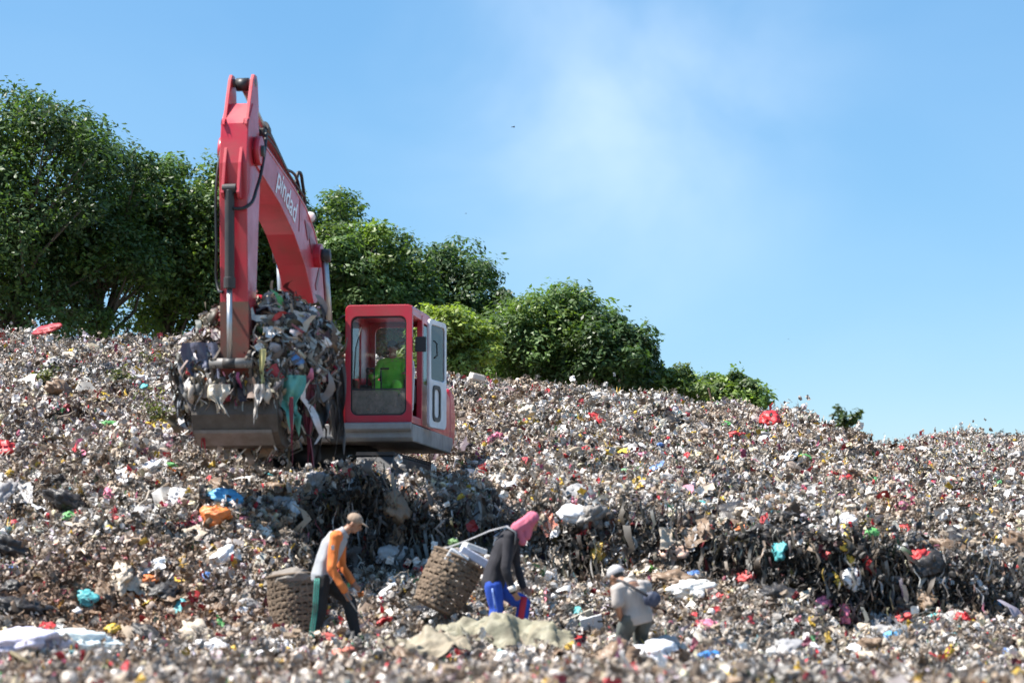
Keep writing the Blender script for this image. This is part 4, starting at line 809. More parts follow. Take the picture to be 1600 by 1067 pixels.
P1('sack', 'bag', 1050, 890, (.34, .28, .24), (.66, .44, .34), 'peach-coloured bag on the ledge above the stooping picker', 'sack', dirt=.2)
P1('plastic_bag', 'bag', 645, 742, (.2, .12, .2), (.72, .5, .34), 'cream carton catching the sun in the shaded hollow', 'carton', dirt=0)
P1('clothing', 'bag', 925, 820, (.3, .25, .4), (.2, .19, .18), 'grey wet cloth bundled on the cut edge', 'cloth', dirt=.4)
P1('plastic_bag', 'bag', 1400, 1015, .22, SKY_, 'light blue bag in the near rubbish', 'bag', dirt=.05)
P1('plastic_bag', 'bag', 1110, 1050, .22, (.06, .25, .6), 'blue wrapper beside the large white plastic', 'wrapper', dirt=.05)
def hang(name, px, py, Y, L_, w, c, label, cat, var=0, spin=0.0, rough=.5, dirt=.2):
    p = at(px, py, Y); o = bpy.data.objects.new(name, piece_mesh('drape', var, cmat(c, rough, dirt))); C.objects.link(o)
    o.matrix_world = Matrix.Translation(p) @ Matrix.Rotation(spin, 4, 'Z') @ Matrix.Diagonal((w, w * .8, L_, 1)); return tag(o, label, cat)
def hang_on(name, px, py, L_, w, c, label, cat, **kw):
    p = on(px, py); return hang(name, px, py, p.y - .12, L_, w, c, label, cat, **kw)
hang_on('cloth', 700, 765, .60, 1.15, (.66, .64, .6), 'dirty white cloth hanging over the edge of the shaded hollow', 'cloth', var=1)
hang_on('cloth', 676, 768, .34, 1.1, (.62, .48, .24), 'yellowish cloth hanging beside the dirty white one', 'cloth', var=2)
hang_on('plastic_strip', 1556, 935, .60, .42, (.05, .33, .66), 'bright blue plastic strip hanging down the cut face', 'plastic strip', var=0, dirt=0)
hang_on('plastic_strip', 1384, 840, .42, .36, (.42, .39, .36), 'grey strip hanging on the cut face', 'plastic strip', var=2)
hang_on('plastic_strip', 1180, 850, .40, .3, (.46, .43, .4), 'pale narrow strip hanging near the ledge', 'plastic strip', var=3)
hang_on('cloth', 1150, 845, .45, .7, (.2, .14, .13), 'brown rag hanging beside the pale narrow strip', 'cloth', var=1)
hang_on('plastic_strip', 1402, 900, .40, .6, (.4, .4, .42), 'light grey plastic hanging low in the dark hollow', 'plastic strip', var=3)
hang_on('cloth', 960, 800, .5, .8, (.12, .115, .12), 'dark cloth hanging over the cut edge', 'cloth', var=0)
hang_on('cloth', 1010, 830, .45, .8, (.16, .13, .12), 'brownish rag hanging below the cut edge', 'cloth', var=2)
hang_on('plastic_strip', 1577, 868, .4, .26, (.6, .58, .56), 'white strip dangling above the blue strip', 'plastic strip', var=1)
# on the heap in the bucket
hang('cloth', 459, 586, 30.35, .66, 1.05, (.13, .38, .31), 'teal cloth hanging out of the bucket heap', 'cloth', var=0, spin=.1, dirt=.1)
hang('plastic_sheet', 312, 535, 30.55, .85, 1.5, (.13, .14, .2), 'dark blue-grey plastic sheet draped over the side of the heap', 'plastic sheet', var=1, rough=.3)
hang('plastic_sheet', 297, 560, 30.7, .62, 1.0, (.30, .31, .33), 'grey translucent plastic hanging at the edge of the heap', 'plastic sheet', var=2, rough=.3)
hang('plastic_strip', 318, 600, 30.5, .75, .34, (.5, .03, .05), 'red plastic strip dangling beside the bucket', 'plastic strip', var=3, dirt=.1)
hang('plastic_strip', 327, 590, 30.4, .32, .4, (.66, .2, .04), 'orange plastic strip on the side of the heap', 'plastic strip', var=1, dirt=.05)
hang('cloth', 505, 590, 30.9, 1.05, .8, (.03, .028, .03), 'long black cloth trailing from the heap towards the ground', 'cloth', var=2, spin=.3)
hang('cloth', 485, 600, 30.6, .95, .5, (.16, .02, .04), 'dark maroon rag trailing beside the long black cloth', 'cloth', var=3)
hang('cloth', 522, 560, 31.3, 1.0, .9, (.06, .058, .06), 'charcoal torn sheet hanging between heap and cab', 'cloth', var=1)
hang('plastic_strip', 411, 545, 30.2, .5, .24, (.55, .5, .22), 'yellowish strip hanging in front of the heap', 'plastic strip', var=0)
hang('plastic_strip', 455, 620, 30.2, .7, .16, (.25, .03, .05), 'thin dark red strip hanging from the bucket edge', 'plastic strip', var=1)
hang('plastic_sheet', 345, 600, 30.15, .34, .8, (.55, .5, .42), 'cream sheet hanging over the bucket rim', 'plastic sheet', var=3)
hang('plastic_strip', 405, 600, 30.15, .42, .42, (.5, .46, .42), 'pale ragged strip hanging over the bucket back', 'plastic strip', var=2)
# cut log end, boards, sticks
lg = empty('log', on(1014, 640)); tag(lg, 'round sawn log end lying on the upper slope', 'log')
q = MB(); q.tube([(0, 0, .08), (.03, .5, .12)], .15, 18); q.obj('bark', M['bark'], lg, False, .01); q = MB(); q.tube([(0, -.012, .08), (0, -.002, .08)], .14, 18); q.obj('sawn_face', mat('sawn_wood', (.46, .30, .17), .8, 0, .4, (.3, .18, .1), 9), lg)
def board(name, px, py, size, rot, c, label, cat):
    p = on(px, py); q = MB(); q.box((0, 0, 0), size); o = q.obj(name, cmat(c, .7, .4), None, bevel=min(size) * .2); o.location = p + Vector((0, 0, size[2] * .5 + .03)); o.rotation_euler = rot; return tag(o, label, cat)
board('cardboard_sheet', 890, 1000, (.62, .02, .22), (.5, -.42, .1), (.5, .46, .38), 'grey cardboard sheet standing aslant left of the stooping picker', 'cardboard')
board('foam_board', 925, 1003, (.26, .02, .26), (.4, -.25, .2), (.76, .76, .76), 'white foam board leaning behind the grey cardboard', 'foam board')
board('wooden_plank', 1165, 886, (.05, .05, .42), (.2, -.3, 0), (.36, .26, .16), 'short light wooden stake by the ledge', 'plank')
board('plastic_pipe', 978, 1056, (.40, .03, .03), (0, .5, .3), (.7, .48, .05), 'yellow plastic rod lying in the near rubbish', 'rod')
board('plastic_pipe', 690, 990, (.32, .05, .03), (0, -.12, .2), (.62, .6, .14), 'yellow-green plastic strip near the black bin bag', 'rod')
board('wooden_stick', 1112, 650, (.03, .03, .5), (.15, -.25, 0), (.30, .18, .12), 'thin brown stick poking up from the skyline', 'stick')
board('polystyrene_block', 745, 598, (.17, .14, .08), (.1, .2, .4), (.7, .62, .56), 'pale polystyrene block on the ridge just beyond the cab', 'block')
for (px, py, w, c, lab) in ((957, 878, .3, WHITE, 'white angular card standing up left of the stooping picker'), (430, 1030, .3, (.6, .58, .52), 'pale carton panel near the foot of the left slope'), (215, 958, .24, WHITE, 'white card lying on the brown bank')):
    P1('card', 'sheet', px, py, (w, w, w * .5), c, lab, 'card', dirt=.1)
# look-alike bags scattered over the slope
GROUPS = [('white', WHITE, 46, .16, .30), ('grey', GREY, 26, .22, .44), ('black', BLACK, 26, .22, .46), ('red', RED, 24, .14, .26), ('pink', PINK, 18, .13, .24), ('yellow', YEL, 18, .13, .24), ('blue', (.08, .2, .5), 10, .13, .24), ('teal', (.08, .38, .4), 10, .13, .24), ('green', (.1, .36, .1), 12, .13, .22), ('beige', (.5, .42, .33), 30, .2, .4), ('brown', (.2, .13, .08), 26, .22, .45), ('orange', ORANGE, 10, .12, .22)]
rp_ = random.Random(5)
SKYL = ([0, 300, 700, 1000, 1200, 1365, 1440, 1600], [545, 550, 610, 640, 660, 715, 700, 705])
for gname, c, cnt, s0, s1 in GROUPS:
    for i in range(cnt):
        for _ in range(40):
            px = rp_.uniform(5, 1595); py = rp_.uniform(np.interp(px, *SKYL) + 8, 1055)
            if (480 < px < 780 and py < 760) or (290 < px < 540 and py < 700): continue
            if (470 < px < 600 or 640 < px < 870 or 930 < px < 1040) and 780 < py < 1010: continue
            p = hit(px, py)
            if p is not None: break
        s = rp_.uniform(s0, s1); film = rp_.random() < .4; nr = normal_at(p.x, p.y)
        zone = ('level with the tarpaulin and crumpled cloths' if p.y < 25.5 else 'on the bank left of the bucket' if px < 480 and py > 690 else 'on the high slope between bucket and tallest trees' if px < 480 else
                'around the feet of the waste pickers' if p.y < 29 and px < 1000 else 'on the ledge below the cut face' if p.y < 30 else 'in the shaded hollow under the excavator' if px < 700 else 'on the far mound past the main ridge' if p.y > 49 else
                'just above the dark cut face' if p.y < 34 else 'on the upper slope between cab and skyline trees' if px < 1050 else 'on the upper slope under the bare skyline')
        big = 'large' if s > (s0 + s1) / 2 else 'small'; what = 'torn %s plastic film' % gname if film else 'crumpled %s plastic bag' % gname; lab = '%s %s lying %s' % (big, what, zone)
        piece('plastic_film' if film else 'plastic_bag', 'sheet' if film else 'bag', p, (s * 1.2, s * 1.1, s * .8) if film else (s, s * rp_.uniform(.6, 1), s * rp_.uniform(.5, .9)), c,
              lab, 'plastic film' if film else 'bag', '%s %ss %s' % (big, what, zone), dirt=.3, var=rp_.randrange(6), spin=rp_.uniform(0, 6.28), nrm=nr + Vector((rp_.gauss(0, .3), rp_.gauss(0, .3), 0)), lift=.4)
# crumpled tarpaulin in the foreground
def tarp(name, px, py, size, hgt, seed, c, label):
    """sheet thrown over a hump of rubbish, its long folds running across"""
    p = on(px, py); n = 46; v, f = crumpled_sheet(seed, n, size[1] / size[0], .09); v = v * np.array([size[0], size[0], size[0]]); q = v / np.array([size[0], size[1], 1])
    v[:, 2] += hgt * np.exp(-(q[:, 0] / .45) ** 2 - (q[:, 1] / .30) ** 2) + .55 * hgt * (.5 - np.abs(vnoise(np.c_[q[:, 0] * 2.2, q[:, 1] * 7 + q[:, 0] * 2, 0 * q[:, 0] + seed], seed + 1))) + .3 * hgt * (.5 - np.abs(vnoise(np.c_[q[:, 0] * 5, q[:, 1] * 15 + q[:, 0] * 5, 0 * q[:, 0] + seed], seed + 2)))
    me = bpy.data.meshes.new(name); me.from_pydata([tuple(map(float, w)) for w in v], [], f); me.update(); me.materials.append(cmat(c, .55, .5)); me.polygons.foreach_set('use_smooth', [True] * len(me.polygons))
    o = bpy.data.objects.new(name, me); C.objects.link(o); o.location = p + Vector((0, 0, .20)); o.rotation_euler = (rad(10), 0, rad(4)); so = o.modifiers.new('thick', 'SOLIDIFY'); so.thickness = .006
    return tag(o, label, 'tarpaulin')
tarp('tarpaulin', 785, 1040, (1.45, 1.0), .30, 91, (.235, .22, .15), 'olive and cream tarpaulin crumpled in front of the pink-scarfed picker')
tarp('woven_sheet', 665, 1052, (.9, .7), .14, 93, (.27, .23, .16), 'brown woven sheet partly buried below the olive tarpaulin')
# green plants among the rubbish
def plant(px, py, n, h, c, label, seed, droop=.2):
    p = on(px, py); r = np.random.default_rng(seed); root = empty('weed', p); tag(root, label, 'plant', 'weeds growing in the rubbish'); q = MB()
    ends = []
    for i in range(n):
        a = r.uniform(0, 6.28); e = Vector((math.cos(a) * h * r.uniform(.2, .7), math.sin(a) * h * r.uniform(.2, .7), h * r.uniform(.4, 1))); q.tube([(0, 0, -.05), e * .5 + Vector((0, 0, .05)), e], [.008, .006, .003], 4); ends += [e, e * .7, e * .45]
    q.obj('stem', M['bark'], root); leaves('foliage', [tuple(e) for e in ends], [(h * .22,) * 3] * len(ends), 13, .08, c, seed, root)
plant(255, 670, 9, .55, (.10, .115, .05), 'dull green weedy bush on the slope left of the bucket', 1)
plant(190, 605, 8, .35, (.10, .11, .06), 'low dry weed on the upper left slope', 2)
plant(235, 578, 8, .3, (.12, .12, .07), 'grey-green dry weed above the low dry weed', 3)
plant(1322, 668, 8, .26, (.05, .075, .03), 'dark leafy branch sticking out at the end of the ridge', 4)
plant(1036, 916, 6, .22, (.05, .16, .02), 'fresh green leaves right of the stooping picker', 5)
plant(1185, 690, 6, .26, (.07, .13, .03), 'small green plant on the right upper slope', 6)
plant(70, 600, 6, .3, (.11, .12, .05), 'thin yellowish weed near the ridge on the left', 7)

# ------------------------------------------------------------------ woven baskets
def basket(px, py, Y, h, r0, r1, tilt, spin, label, seed):
    p = at(px, py, Y); root = empty('basket', p); root.rotation_euler = (rad(-6), tilt, spin); tag(root, label, 'basket', 'woven waste pickers baskets')
    cane = mat('bamboo_cane', (.19, .135, .09), .8, 0, .85, (.07, .05, .035), 6); n = 44
    wv = MB()
    for j in range(15):
        z = h * (j + .5) / 15; r = r0 + (r1 - r0) * z / h + .02 * math.sin(z / h * 3.1)
        jit = np.random.default_rng(seed + j).normal(0, 1, (n + 1, 2)); jit[-1] = jit[0]; pts = [((r + .006 * (1 if (i + j) % 2 else -1) + .006 * jit[i, 0] * .5) * math.cos(2 * math.pi * i / n), (r + .006 * (1 if (i + j) % 2 else -1) + .006 * jit[i, 0] * .5) * math.sin(2 * math.pi * i / n), z + .010 * math.sin(i * .5 + j * 2.3) + .003 * jit[i, 1]) for i in range(n + 1)]
        wv.tube(pts, [(.019, .005)] * (n + 1), 5, lat=(0, 0, 1), caps=False)
    tag(wv.obj('weave', cane, root), kind='stuff')
    for i in range(22):
        a = 2 * math.pi * (i + .25) / 22; q = MB(); q.tube([((r0 + (r1 - r0) * z / h + .02 * math.sin(z / h * 3.1)) * math.cos(a), (r0 + (r1 - r0) * z / h + .02 * math.sin(z / h * 3.1)) * math.sin(a), z) for z in np.linspace(0, h, 6)], [(.012, .005)] * 6, 5, lat=(-math.sin(a), math.cos(a), 0)); q.obj('rib', cane, root)
    q = MB(); q.tube([(r1 * 1.02 * math.cos(2 * math.pi * i / 32), r1 * 1.02 * math.sin(2 * math.pi * i / 32), h) for i in range(33)], .018, 7, caps=False); q.obj('rim', cane, root, True)
    q = MB(); q.lathe([(r0 * .1, .0), (r0 * .97, .0), (r0 * .97, .02), (r0 * .1, .02)], 20); q.obj('base', cane, root)
    v, f = ridged_ball(seed, 3, .3, 2, (r1 * .93, r1 * .93, .12)); q = MB(); q.add(v + np.array([0, 0, h - .04]), f); q.obj('contents', cmat((.2, .18, .16), .8, .6), root)
    return root
bk2 = basket(678, 950, 27.55, .62, .25, .30, rad(27), 0, 'round woven basket slung behind the pink-scarfed picker', 71)
bk1 = basket(462, 985, 28.4, .64, .26, .28, rad(-3), .5, 'round woven basket standing behind the orange-sleeved picker', 72)
bpy.context.view_layer.update()
W2 = bk2.matrix_world if False else Matrix.Translation(bk2.location) @ Euler((rad(-6), rad(27), 0)).to_matrix().to_4x4()
def in_basket(name, loc, size, rot, c, label, cat):
    q = MB(); q.box((0, 0, 0), size); o = q.obj(name, cmat(c, .5, .15), None, bevel=.012); o.matrix_world = W2 @ Matrix.Translation(loc) @ Euler(rot).to_matrix().to_4x4(); return tag(o, label, cat)
in_basket('carton', (.14, -.06, .72), (.36, .26, .10), (.1, .05, .1), (.66, .67, .78), 'pale lilac carton lying on top of the carried basket', 'carton')
in_basket('foam_box', (-.02, -.25, .59), (.24, .08, .16), (.3, .1, .0), (.74, .74, .74), 'white foam box at the rim of the carried basket', 'foam box')
in_basket('carton', (.10, -.05, .81), (.26, .2, .06), (.0, -.15, .3), (.72, .72, .70), 'flat white carton on top of the lilac carton', 'carton')
q = W2 @ Vector((-.1, .1, .70)); piece('plastic_bag', 'bag', q, .11, (.13, .24, .08), 'small green and yellow packet on the carried basket', 'packet', dirt=0)

# ------------------------------------------------------------------ people
def fuse(mb, name, m, parent, vox=.009, smooth=6, fold=0, fscale=9, seed=0, stretch=(1, 1, .5)):
    """overlapping tapered shapes fused into one continuous surface"""
    me0 = mb.mesh(name + '_raw'); tmp = bpy.data.objects.new(name, me0); C.objects.link(tmp)
    r = tmp.modifiers.new('r', 'REMESH'); r.mode = 'VOXEL'; r.voxel_size = vox; r.use_smooth_shade = True
    s = tmp.modifiers.new('s', 'SMOOTH'); s.factor = .5; s.iterations = smooth
    me = bpy.data.meshes.new_from_object(tmp.evaluated_get(bpy.context.evaluated_depsgraph_get())); bpy.data.objects.remove(tmp)
    if fold:
        n = len(me.vertices); co = np.empty(n * 3, np.float32); no = np.empty(n * 3, np.float32); me.vertices.foreach_get('co', co); me.vertices.foreach_get('normal', no)
        co = co.reshape(-1, 3); no = no.reshape(-1, 3); q = co * fscale * np.array(stretch)
        d = fold * (.9 * (.5 - np.abs(vnoise(q, seed + 1))) + .6 * vnoise(q * 2.1, seed + 2)); co = co + no * d[:, None]; me.vertices.foreach_set('co', co.astype(np.float32).ravel())
    me.materials.clear(); me.materials.append(m); me.polygons.foreach_set('use_smooth', [True] * len(me.polygons)); me.update()
    o = bpy.data.objects.new(name, me); C.objects.link(o); o.parent = parent; return o
def hand(mb, w, d, pn, s=1.0, side=1, curl=.5):
    """palm, four unequal bent fingers and a thumb that leaves the side of the palm"""
    w, d, pn = Vector(w), Vector(d).normalized(), Vector(pn); pn = (pn - d * pn.dot(d)).normalized(); lt = d.cross(pn) * side
    Mx = Matrix((lt, d, pn)).transposed(); mb.ell(w + d * .045 * s, .040 * s, .052 * s, .017 * s, Mx)
    for k, l in enumerate((.062, .074, .070, .056)):
        b_ = w + d * .085 * s + lt * (.030 - .020 * k) * s; a = b_; ang_ = curl * .5
        for g_, fr_ in enumerate((.45, .32, .25)):
            v_ = (d * math.cos(ang_) + pn * math.sin(ang_)); e = a + v_ * l * fr_ * s; mb.capsule(a, .0088 * s, e, .0080 * s, 7); a = e; ang_ += curl
    a = w + d * .025 * s + lt * .036 * s; e = a + (lt * .7 + d * .6 + pn * .25).normalized() * .036 * s; mb.capsule(a, .011 * s, e, .010 * s, 7); mb.capsule(e, .010 * s, e + (d * .85 + lt * .15 + pn * .5).normalized() * .030 * s, .009 * s, 7)
def person(label, J, face, s=.9, sleeve='long', shirt_c=(.3, .3, .3), sleeve_c=None, trouser_c=(.02, .02, .022), seed=1, hair=True, legs='long', hand_n=(0, 1, 0), shirt_name='shirt', feet=True, curl=.5, shoe_c=(.03, .028, .026)):
    V = {k: Vector(v) for k, v in J.items()}; root = empty('person', V['pelvis']); tag(root, label, 'person'); O = V['pelvis']
    V = {k: v - O for k, v in V.items()}; f = Vector(face).normalized(); lat = (V['shR'] - V['shL']).normalized(); spine = [V['pelvis'], V['waist'], V['chest'], (V['shL'] + V['shR']) / 2 + (V['neck'] - V['chest']) * .12, V['neck']]
    up = (V['head'] - V['neck']).normalized(); r_ = f.cross(Vector((0, 0, 1))).normalized(); u_ = r_.cross(f).normalized(); HM = Matrix((r_, f, u_)).transposed(); h = V['head']
    b = MB()
    def torso(m_, g, top=True): m_.tube([spine[0] - (spine[1] - spine[0]).normalized() * (.06 + g) * s] + spine[:4] + ([spine[4]] if top else []), [(.12 * s + g * 1.5, .08 * s + g * 1.5), (.165 * s + g, .115 * s + g), (.145 * s + g, .105 * s + g), (.165 * s + g, .118 * s + g), (.13 * s + g, .09 * s + g)] + ([(.062 * s + g * .6, .062 * s + g * .6)] if top else []), 18, lat=lat)
    torso(b, 0); b.capsule(V['neck'] - up * .04 * s, .060 * s, h - u_ * .05 * s - f * .02 * s, .054 * s)
    b.ell(h + u_ * .02 * s, .074 * s, .096 * s, .105 * s, HM); b.ell(h - u_ * .055 * s + f * .028 * s, .052 * s, .058 * s, .058 * s, HM)      # skull, jaw
    b.capsule(h + f * .092 * s + u_ * .012 * s, .011 * s, h + f * .112 * s - u_ * .022 * s, .016 * s, 7); b.capsule(h + f * .088 * s - u_ * .052 * s - r_ * .018 * s, .010 * s, h + f * .088 * s - u_ * .052 * s + r_ * .018 * s, .010 * s, 7)
    b.capsule(h + f * .085 * s + u_ * .034 * s - r_ * .035 * s, .013 * s, h + f * .085 * s + u_ * .034 * s + r_ * .035 * s, .013 * s, 7)
    for sg in (-1, 1): b.ell(h + r_ * sg * .078 * s - f * .005 * s - u_ * .005 * s, .012 * s, .02 * s, .032 * s, HM)
    for q_ in 'LR':
        sh, el, wr = V['sh' + q_], V['el' + q_], V['wr' + q_]; b.capsule(sh, .055 * s, el, .043 * s); b.capsule(el, .042 * s, wr, .028 * s); hand(b, wr, V['ha' + q_] - wr, hand_n, s * 1.05, 1 if q_ == 'R' else -1, curl)
        hp, kn, an = V['hip' + q_], V['kn' + q_], V['an' + q_]; b.capsule(hp, .088 * s, kn, .058 * s); b.capsule(kn, .056 * s, an, .038 * s); toe = V['toe' + q_]; b.capsule(an - Vector((0, 0, .03 * s)), .038 * s, toe, .030 * s)
    body = fuse(b, 'body', M['skin'], root, .0085, 3)
    for sg in (-1, 1):
        q = MB(); q.ell(h + f * .090 * s + u_ * .016 * s + r_ * sg * .032 * s, .011 * s, .008 * s, .006 * s, HM); q.obj('eye', M['hair'], body, True)
    if hair: q = MB(); q.ell(h + u_ * .035 * s - f * .014 * s, .080 * s, .094 * s, .100 * s, HM); q.obj('hair', M['hair'], body, True)
    t_ = MB(); torso(t_, .028 * s, False); t_.tube([spine[3], spine[4]], [(.12 * s, .09 * s), (.075 * s, .075 * s)], 14, lat=lat); sl = t_ if sleeve_c is None else MB()
    for q_ in 'LR':
        sh, el, wr = V['sh' + q_], V['el' + q_], V['wr' + q_]; inn = sh.lerp(spine[3], .35)
        sl.capsule(inn, .085 * s, sh, .078 * s); end = el if sleeve == 'long' else sh.lerp(el, .75); sl.capsule(sh, .075 * s, end, .060 * s if sleeve == 'long' else .068 * s)
        if sleeve == 'long': sl.capsule(el, .058 * s, wr, .044 * s)
    shirt = fuse(t_, shirt_name, mat('shirt_cloth', shirt_c, .85, 0, .35, tuple(a * .55 for a in shirt_c), 9), root, .010, 3, .016, 8, seed)
    if sleeve_c is not None: fuse(sl, 'sleeves', mat('sleeve_cloth', sleeve_c, .85, 0, .3, tuple(a * .55 for a in sleeve_c), 9), root, .010, 3, .014, 10, seed + 3)
    p_ = MB(); p_.tube([spine[0] + (spine[1] - spine[0]).normalized() * .08 * s, spine[0], spine[0] - (spine[1] - spine[0]).normalized() * .08 * s], [(.150 * s, .112 * s), (.172 * s, .128 * s), (.15 * s, .11 * s)], 18, lat=lat)
    for q_ in 'LR':
        hp, kn, an = V['hip' + q_], V['kn' + q_], V['an' + q_]; p_.capsule(hp, .108 * s, kn, .086 * s)
        if legs == 'long': p_.capsule(kn, .084 * s, an, .068 * s)
        else: p_.capsule(kn, .086 * s, kn.lerp(an, .18), .078 * s)
    tr_ = fuse(p_, 'trousers', mat('trouser_cloth', trouser_c, .8, 0, .4, tuple(a * .5 + .01 for a in trouser_c), 8), root, .010, 3, .018, 7, seed + 6)
    if feet:
        for q_ in 'LR':
            an, toe = V['an' + q_], V['toe' + q_]; q = MB(); q.capsule(an - Vector((0, 0, .02)) * s, .050 * s, an + Vector((0, 0, .08)) * s, .048 * s); q.capsule(an - Vector((0, 0, .035 * s)), .048 * s, toe, .040 * s); fuse(q, 'boot', mat('boot_rubber', shoe_c, .5, 0, .6, (.15, .11, .08), 9), root, .010, 2)
    return dict(root=root, body=body, shirt=shirt, trousers=tr_, V=V, s=s, f=f, r=r_, u=u_, HM=HM, h=h, O=O, lat=lat)
def foot(p, d, y=None):
    """ankle and toe standing on the terrain"""
    z = gz(p.x, p.y); a = Vector((p.x, p.y, z + .07)); t_ = a + Vector(d) * .16; t_.z = gz(t_.x, t_.y) * .3 + z * .7 + .03; return a, t_
# picker in orange sleeves, walking to the right
y0 = 27.0; A = lambda px, py, dy=0: at(px, py, y0 + dy)
J = dict(head=A(553, 818), neck=A(540, 830), chest=A(521, 852), waist=A(508, 881), pelvis=A(504, 899), shR=A(524, 840, -.19), shL=A(530, 839, .19), elR=A(518, 888, -.25), wrR=A(538, 922, -.25), haR=A(546, 937, -.25), elL=A(534, 884, .24), wrL=A(550, 908, .18), haL=A(558, 917, .14),
         hipR=A(503, 903, -.09), hipL=A(507, 903, .09), knR=A(500, 950, -.11), knL=A(545, 941, .10))
J['anR'], J['toeR'] = foot(A(491, 990, -.12), (.9, -.3, 0)); J['anL'], J['toeL'] = foot(A(567, 985, .10), (1, -.1, 0))
p1 = person('waste picker in grey top with orange sleeves and tan cap, walking with head bowed', J, (.86, -.12, -.42), .88, 'long', (.36, .37, .39), (.70, .19, .045), (.016, .016, .017), 11)
def cap(pr, c, bill=True, big=1.0, name='cap'):
    s, h, f, u_, HM = pr['s'], pr['h'], pr['f'], pr['u'], pr['HM']; q = MB(); q.ell(h + u_ * .055 * s - f * .008 * s, .088 * s * big, .104 * s * big, .080 * s * big, HM)
    if bill: q.ell(h + u_ * .050 * s + f * .125 * s, .070 * s, .075 * s, .010 * s, Matrix((pr['r'], (f - u_ * .22).normalized(), (u_ + f * .22).normalized())).transposed())
    return fuse(q, name, mat('cap_cloth', c, .85, 0, .4, tuple(a * .5 for a in c), 12), pr['root'], .008, 3)
cap(p1, (.30, .22, .16), True, 1.04)
for k, off in enumerate((-.022, .0, .022)):                 # side stripes of the track trousers
    V = p1['V']; q = MB(); pts = []
    for a_, b_, ra, rb in ((V['hipR'], V['knR'], .108, .086), (V['knR'], V['anR'], .084, .068)):
        for t_ in np.linspace(0, 1, 5): pts.append(a_.lerp(b_, t_) + Vector((off - .045, -((ra + (rb - ra) * t_) * .88 * .97 + .008), 0)))
    q.tube(pts, [(.006, .004)] * len(pts), 6, lat=(1, 0, 0)); q.obj('stripe', mat('teal_stripe', (.05, .34, .27), .6), p1['trousers'], True)
q = MB(); V = p1['V']; q.box(tuple(V['shR'].lerp(V['elR'], .32) + Vector((-.01, -.072, 0))), (.035, .012, .05)); q.obj('sleeve_badge', mat('badge_grey', (.3, .32, .34), .8), p1['shirt'], bevel=.003)
hk = MB(); a_ = A(540, 927, -.27); hk.tube([a_, A(556, 952, -.27), A(572, 975, -.26), A(577, 981, -.24), A(575, 985, -.22)], [.008, .008, .007, .006, .004], 7); tag(hk.obj('picking_hook', M['pin_steel'], None, True), 'thin metal picking hook held by the orange-sleeved picker', 'hook')
# picker with the pink headscarf, leaning into the load
y0 = 27.0
J = dict(head=A(828, 816), neck=A(809, 829), chest=A(791, 852), waist=A(775, 890), pelvis=A(771, 911), shR=A(797, 838, -.19), shL=A(801, 838, .19), elR=A(790, 886, -.25), wrR=A(801, 922, -.24), haR=A(810, 936, -.22), elL=A(806, 884, .24), wrL=A(818, 915, .2), haL=A(826, 925, .16),
         hipR=A(770, 915, -.09), hipL=A(776, 915, .09), knR=A(776, 950, -.11), knL=A(818, 943, .08))
J['anR'], J['toeR'] = foot(A(764, 988, -.12), (.95, -.2, 0)); J['anL'], J['toeL'] = foot(A(806, 985, .08), (1, -.1, 0))
p2 = person('waste picker in pink headscarf, dark sweater and blue trousers, leaning forward with a basket', J, (.72, -.12, -.66), .9, 'long', (.022, .021, .027), None, (.02, .075, .42), 23, hair=False)
s, h, f, u_, HM = p2['s'], p2['h'], p2['f'], p2['u'], p2['HM']
q = MB(); q.ell(h + u_ * .030 * s - f * .012 * s, .092 * s, .100 * s, .108 * s, HM); nb_ = p2['V']['neck']; q.capsule(h - f * .02 * s, .090 * s, nb_ + Vector((.0, 0, .02)), .095 * s); q.capsule(nb_, .09 * s, nb_ + Vector((.05, -.02, -.12)), .05 * s); q.capsule(h - u_ * .05 * s + f * .02 * s, .07 * s, nb_ + Vector((.10, -.01, -.06)), .05 * s)
scarf = bpy.data.materials.new('striped_scarf'); scarf.use_nodes = True; t = scarf.node_tree; b = t.nodes['Principled BSDF']; b.inputs['Roughness'].default_value = .85
wv = t.nodes.new('ShaderNodeTexWave'); wv.inputs['Scale'].default_value = 16; wv.inputs['Distortion'].default_value = 1.5; cc = t.nodes.new('ShaderNodeTexCoord'); mpn = t.nodes.new('ShaderNodeMapping'); mpn.inputs['Rotation'].default_value = (0, rad(35), 0)
rm = t.nodes.new('ShaderNodeValToRGB'); rm.color_ramp.elements[0].color = (.42, .06, .12, 1); rm.color_ramp.elements[1].color = (.62, .20, .27, 1)
for a_, b_ in ((cc.outputs['Object'], mpn.inputs[0]), (mpn.outputs[0], wv.inputs['Vector']), (wv.outputs[0], rm.inputs[0]), (rm.outputs[0], b.inputs['Base Color'])): t.links.new(a_, b_)
fuse(q, 'headscarf', scarf, p2['root'], .008, 3, .012, 12, 5)
q = MB(); q.ell(h + u_ * .085 * s + f * .10 * s, .065 * s, .06 * s, .010 * s, HM); q.obj('cap_bill', mat('khaki_cloth', (.26, .22, .13), .8), p2['root'], True)
V = p2['V']; q = MB(); q.tube([V['elR'].lerp(V['wrR'], .80), V['wrR'] + (V['haR'] - V['wrR']).normalized() * .01], [.050 * s, .047 * s], 14); q.obj('cuff', mat('white_cuff', (.66, .62, .58), .8), p2['shirt'], True)
q = MB(); pts = [V['knL'].lerp(V['anL'], t_) + Vector((-.005, -.078, 0)) for t_ in np.linspace(-.15, .95, 6)]; q.tube(pts, [(.035, .008)] * 6, 8, lat=(1, 0, 0)); q.obj('stripe', mat('red_stripe', (.5, .02, .04), .7), p2['trousers'], True)
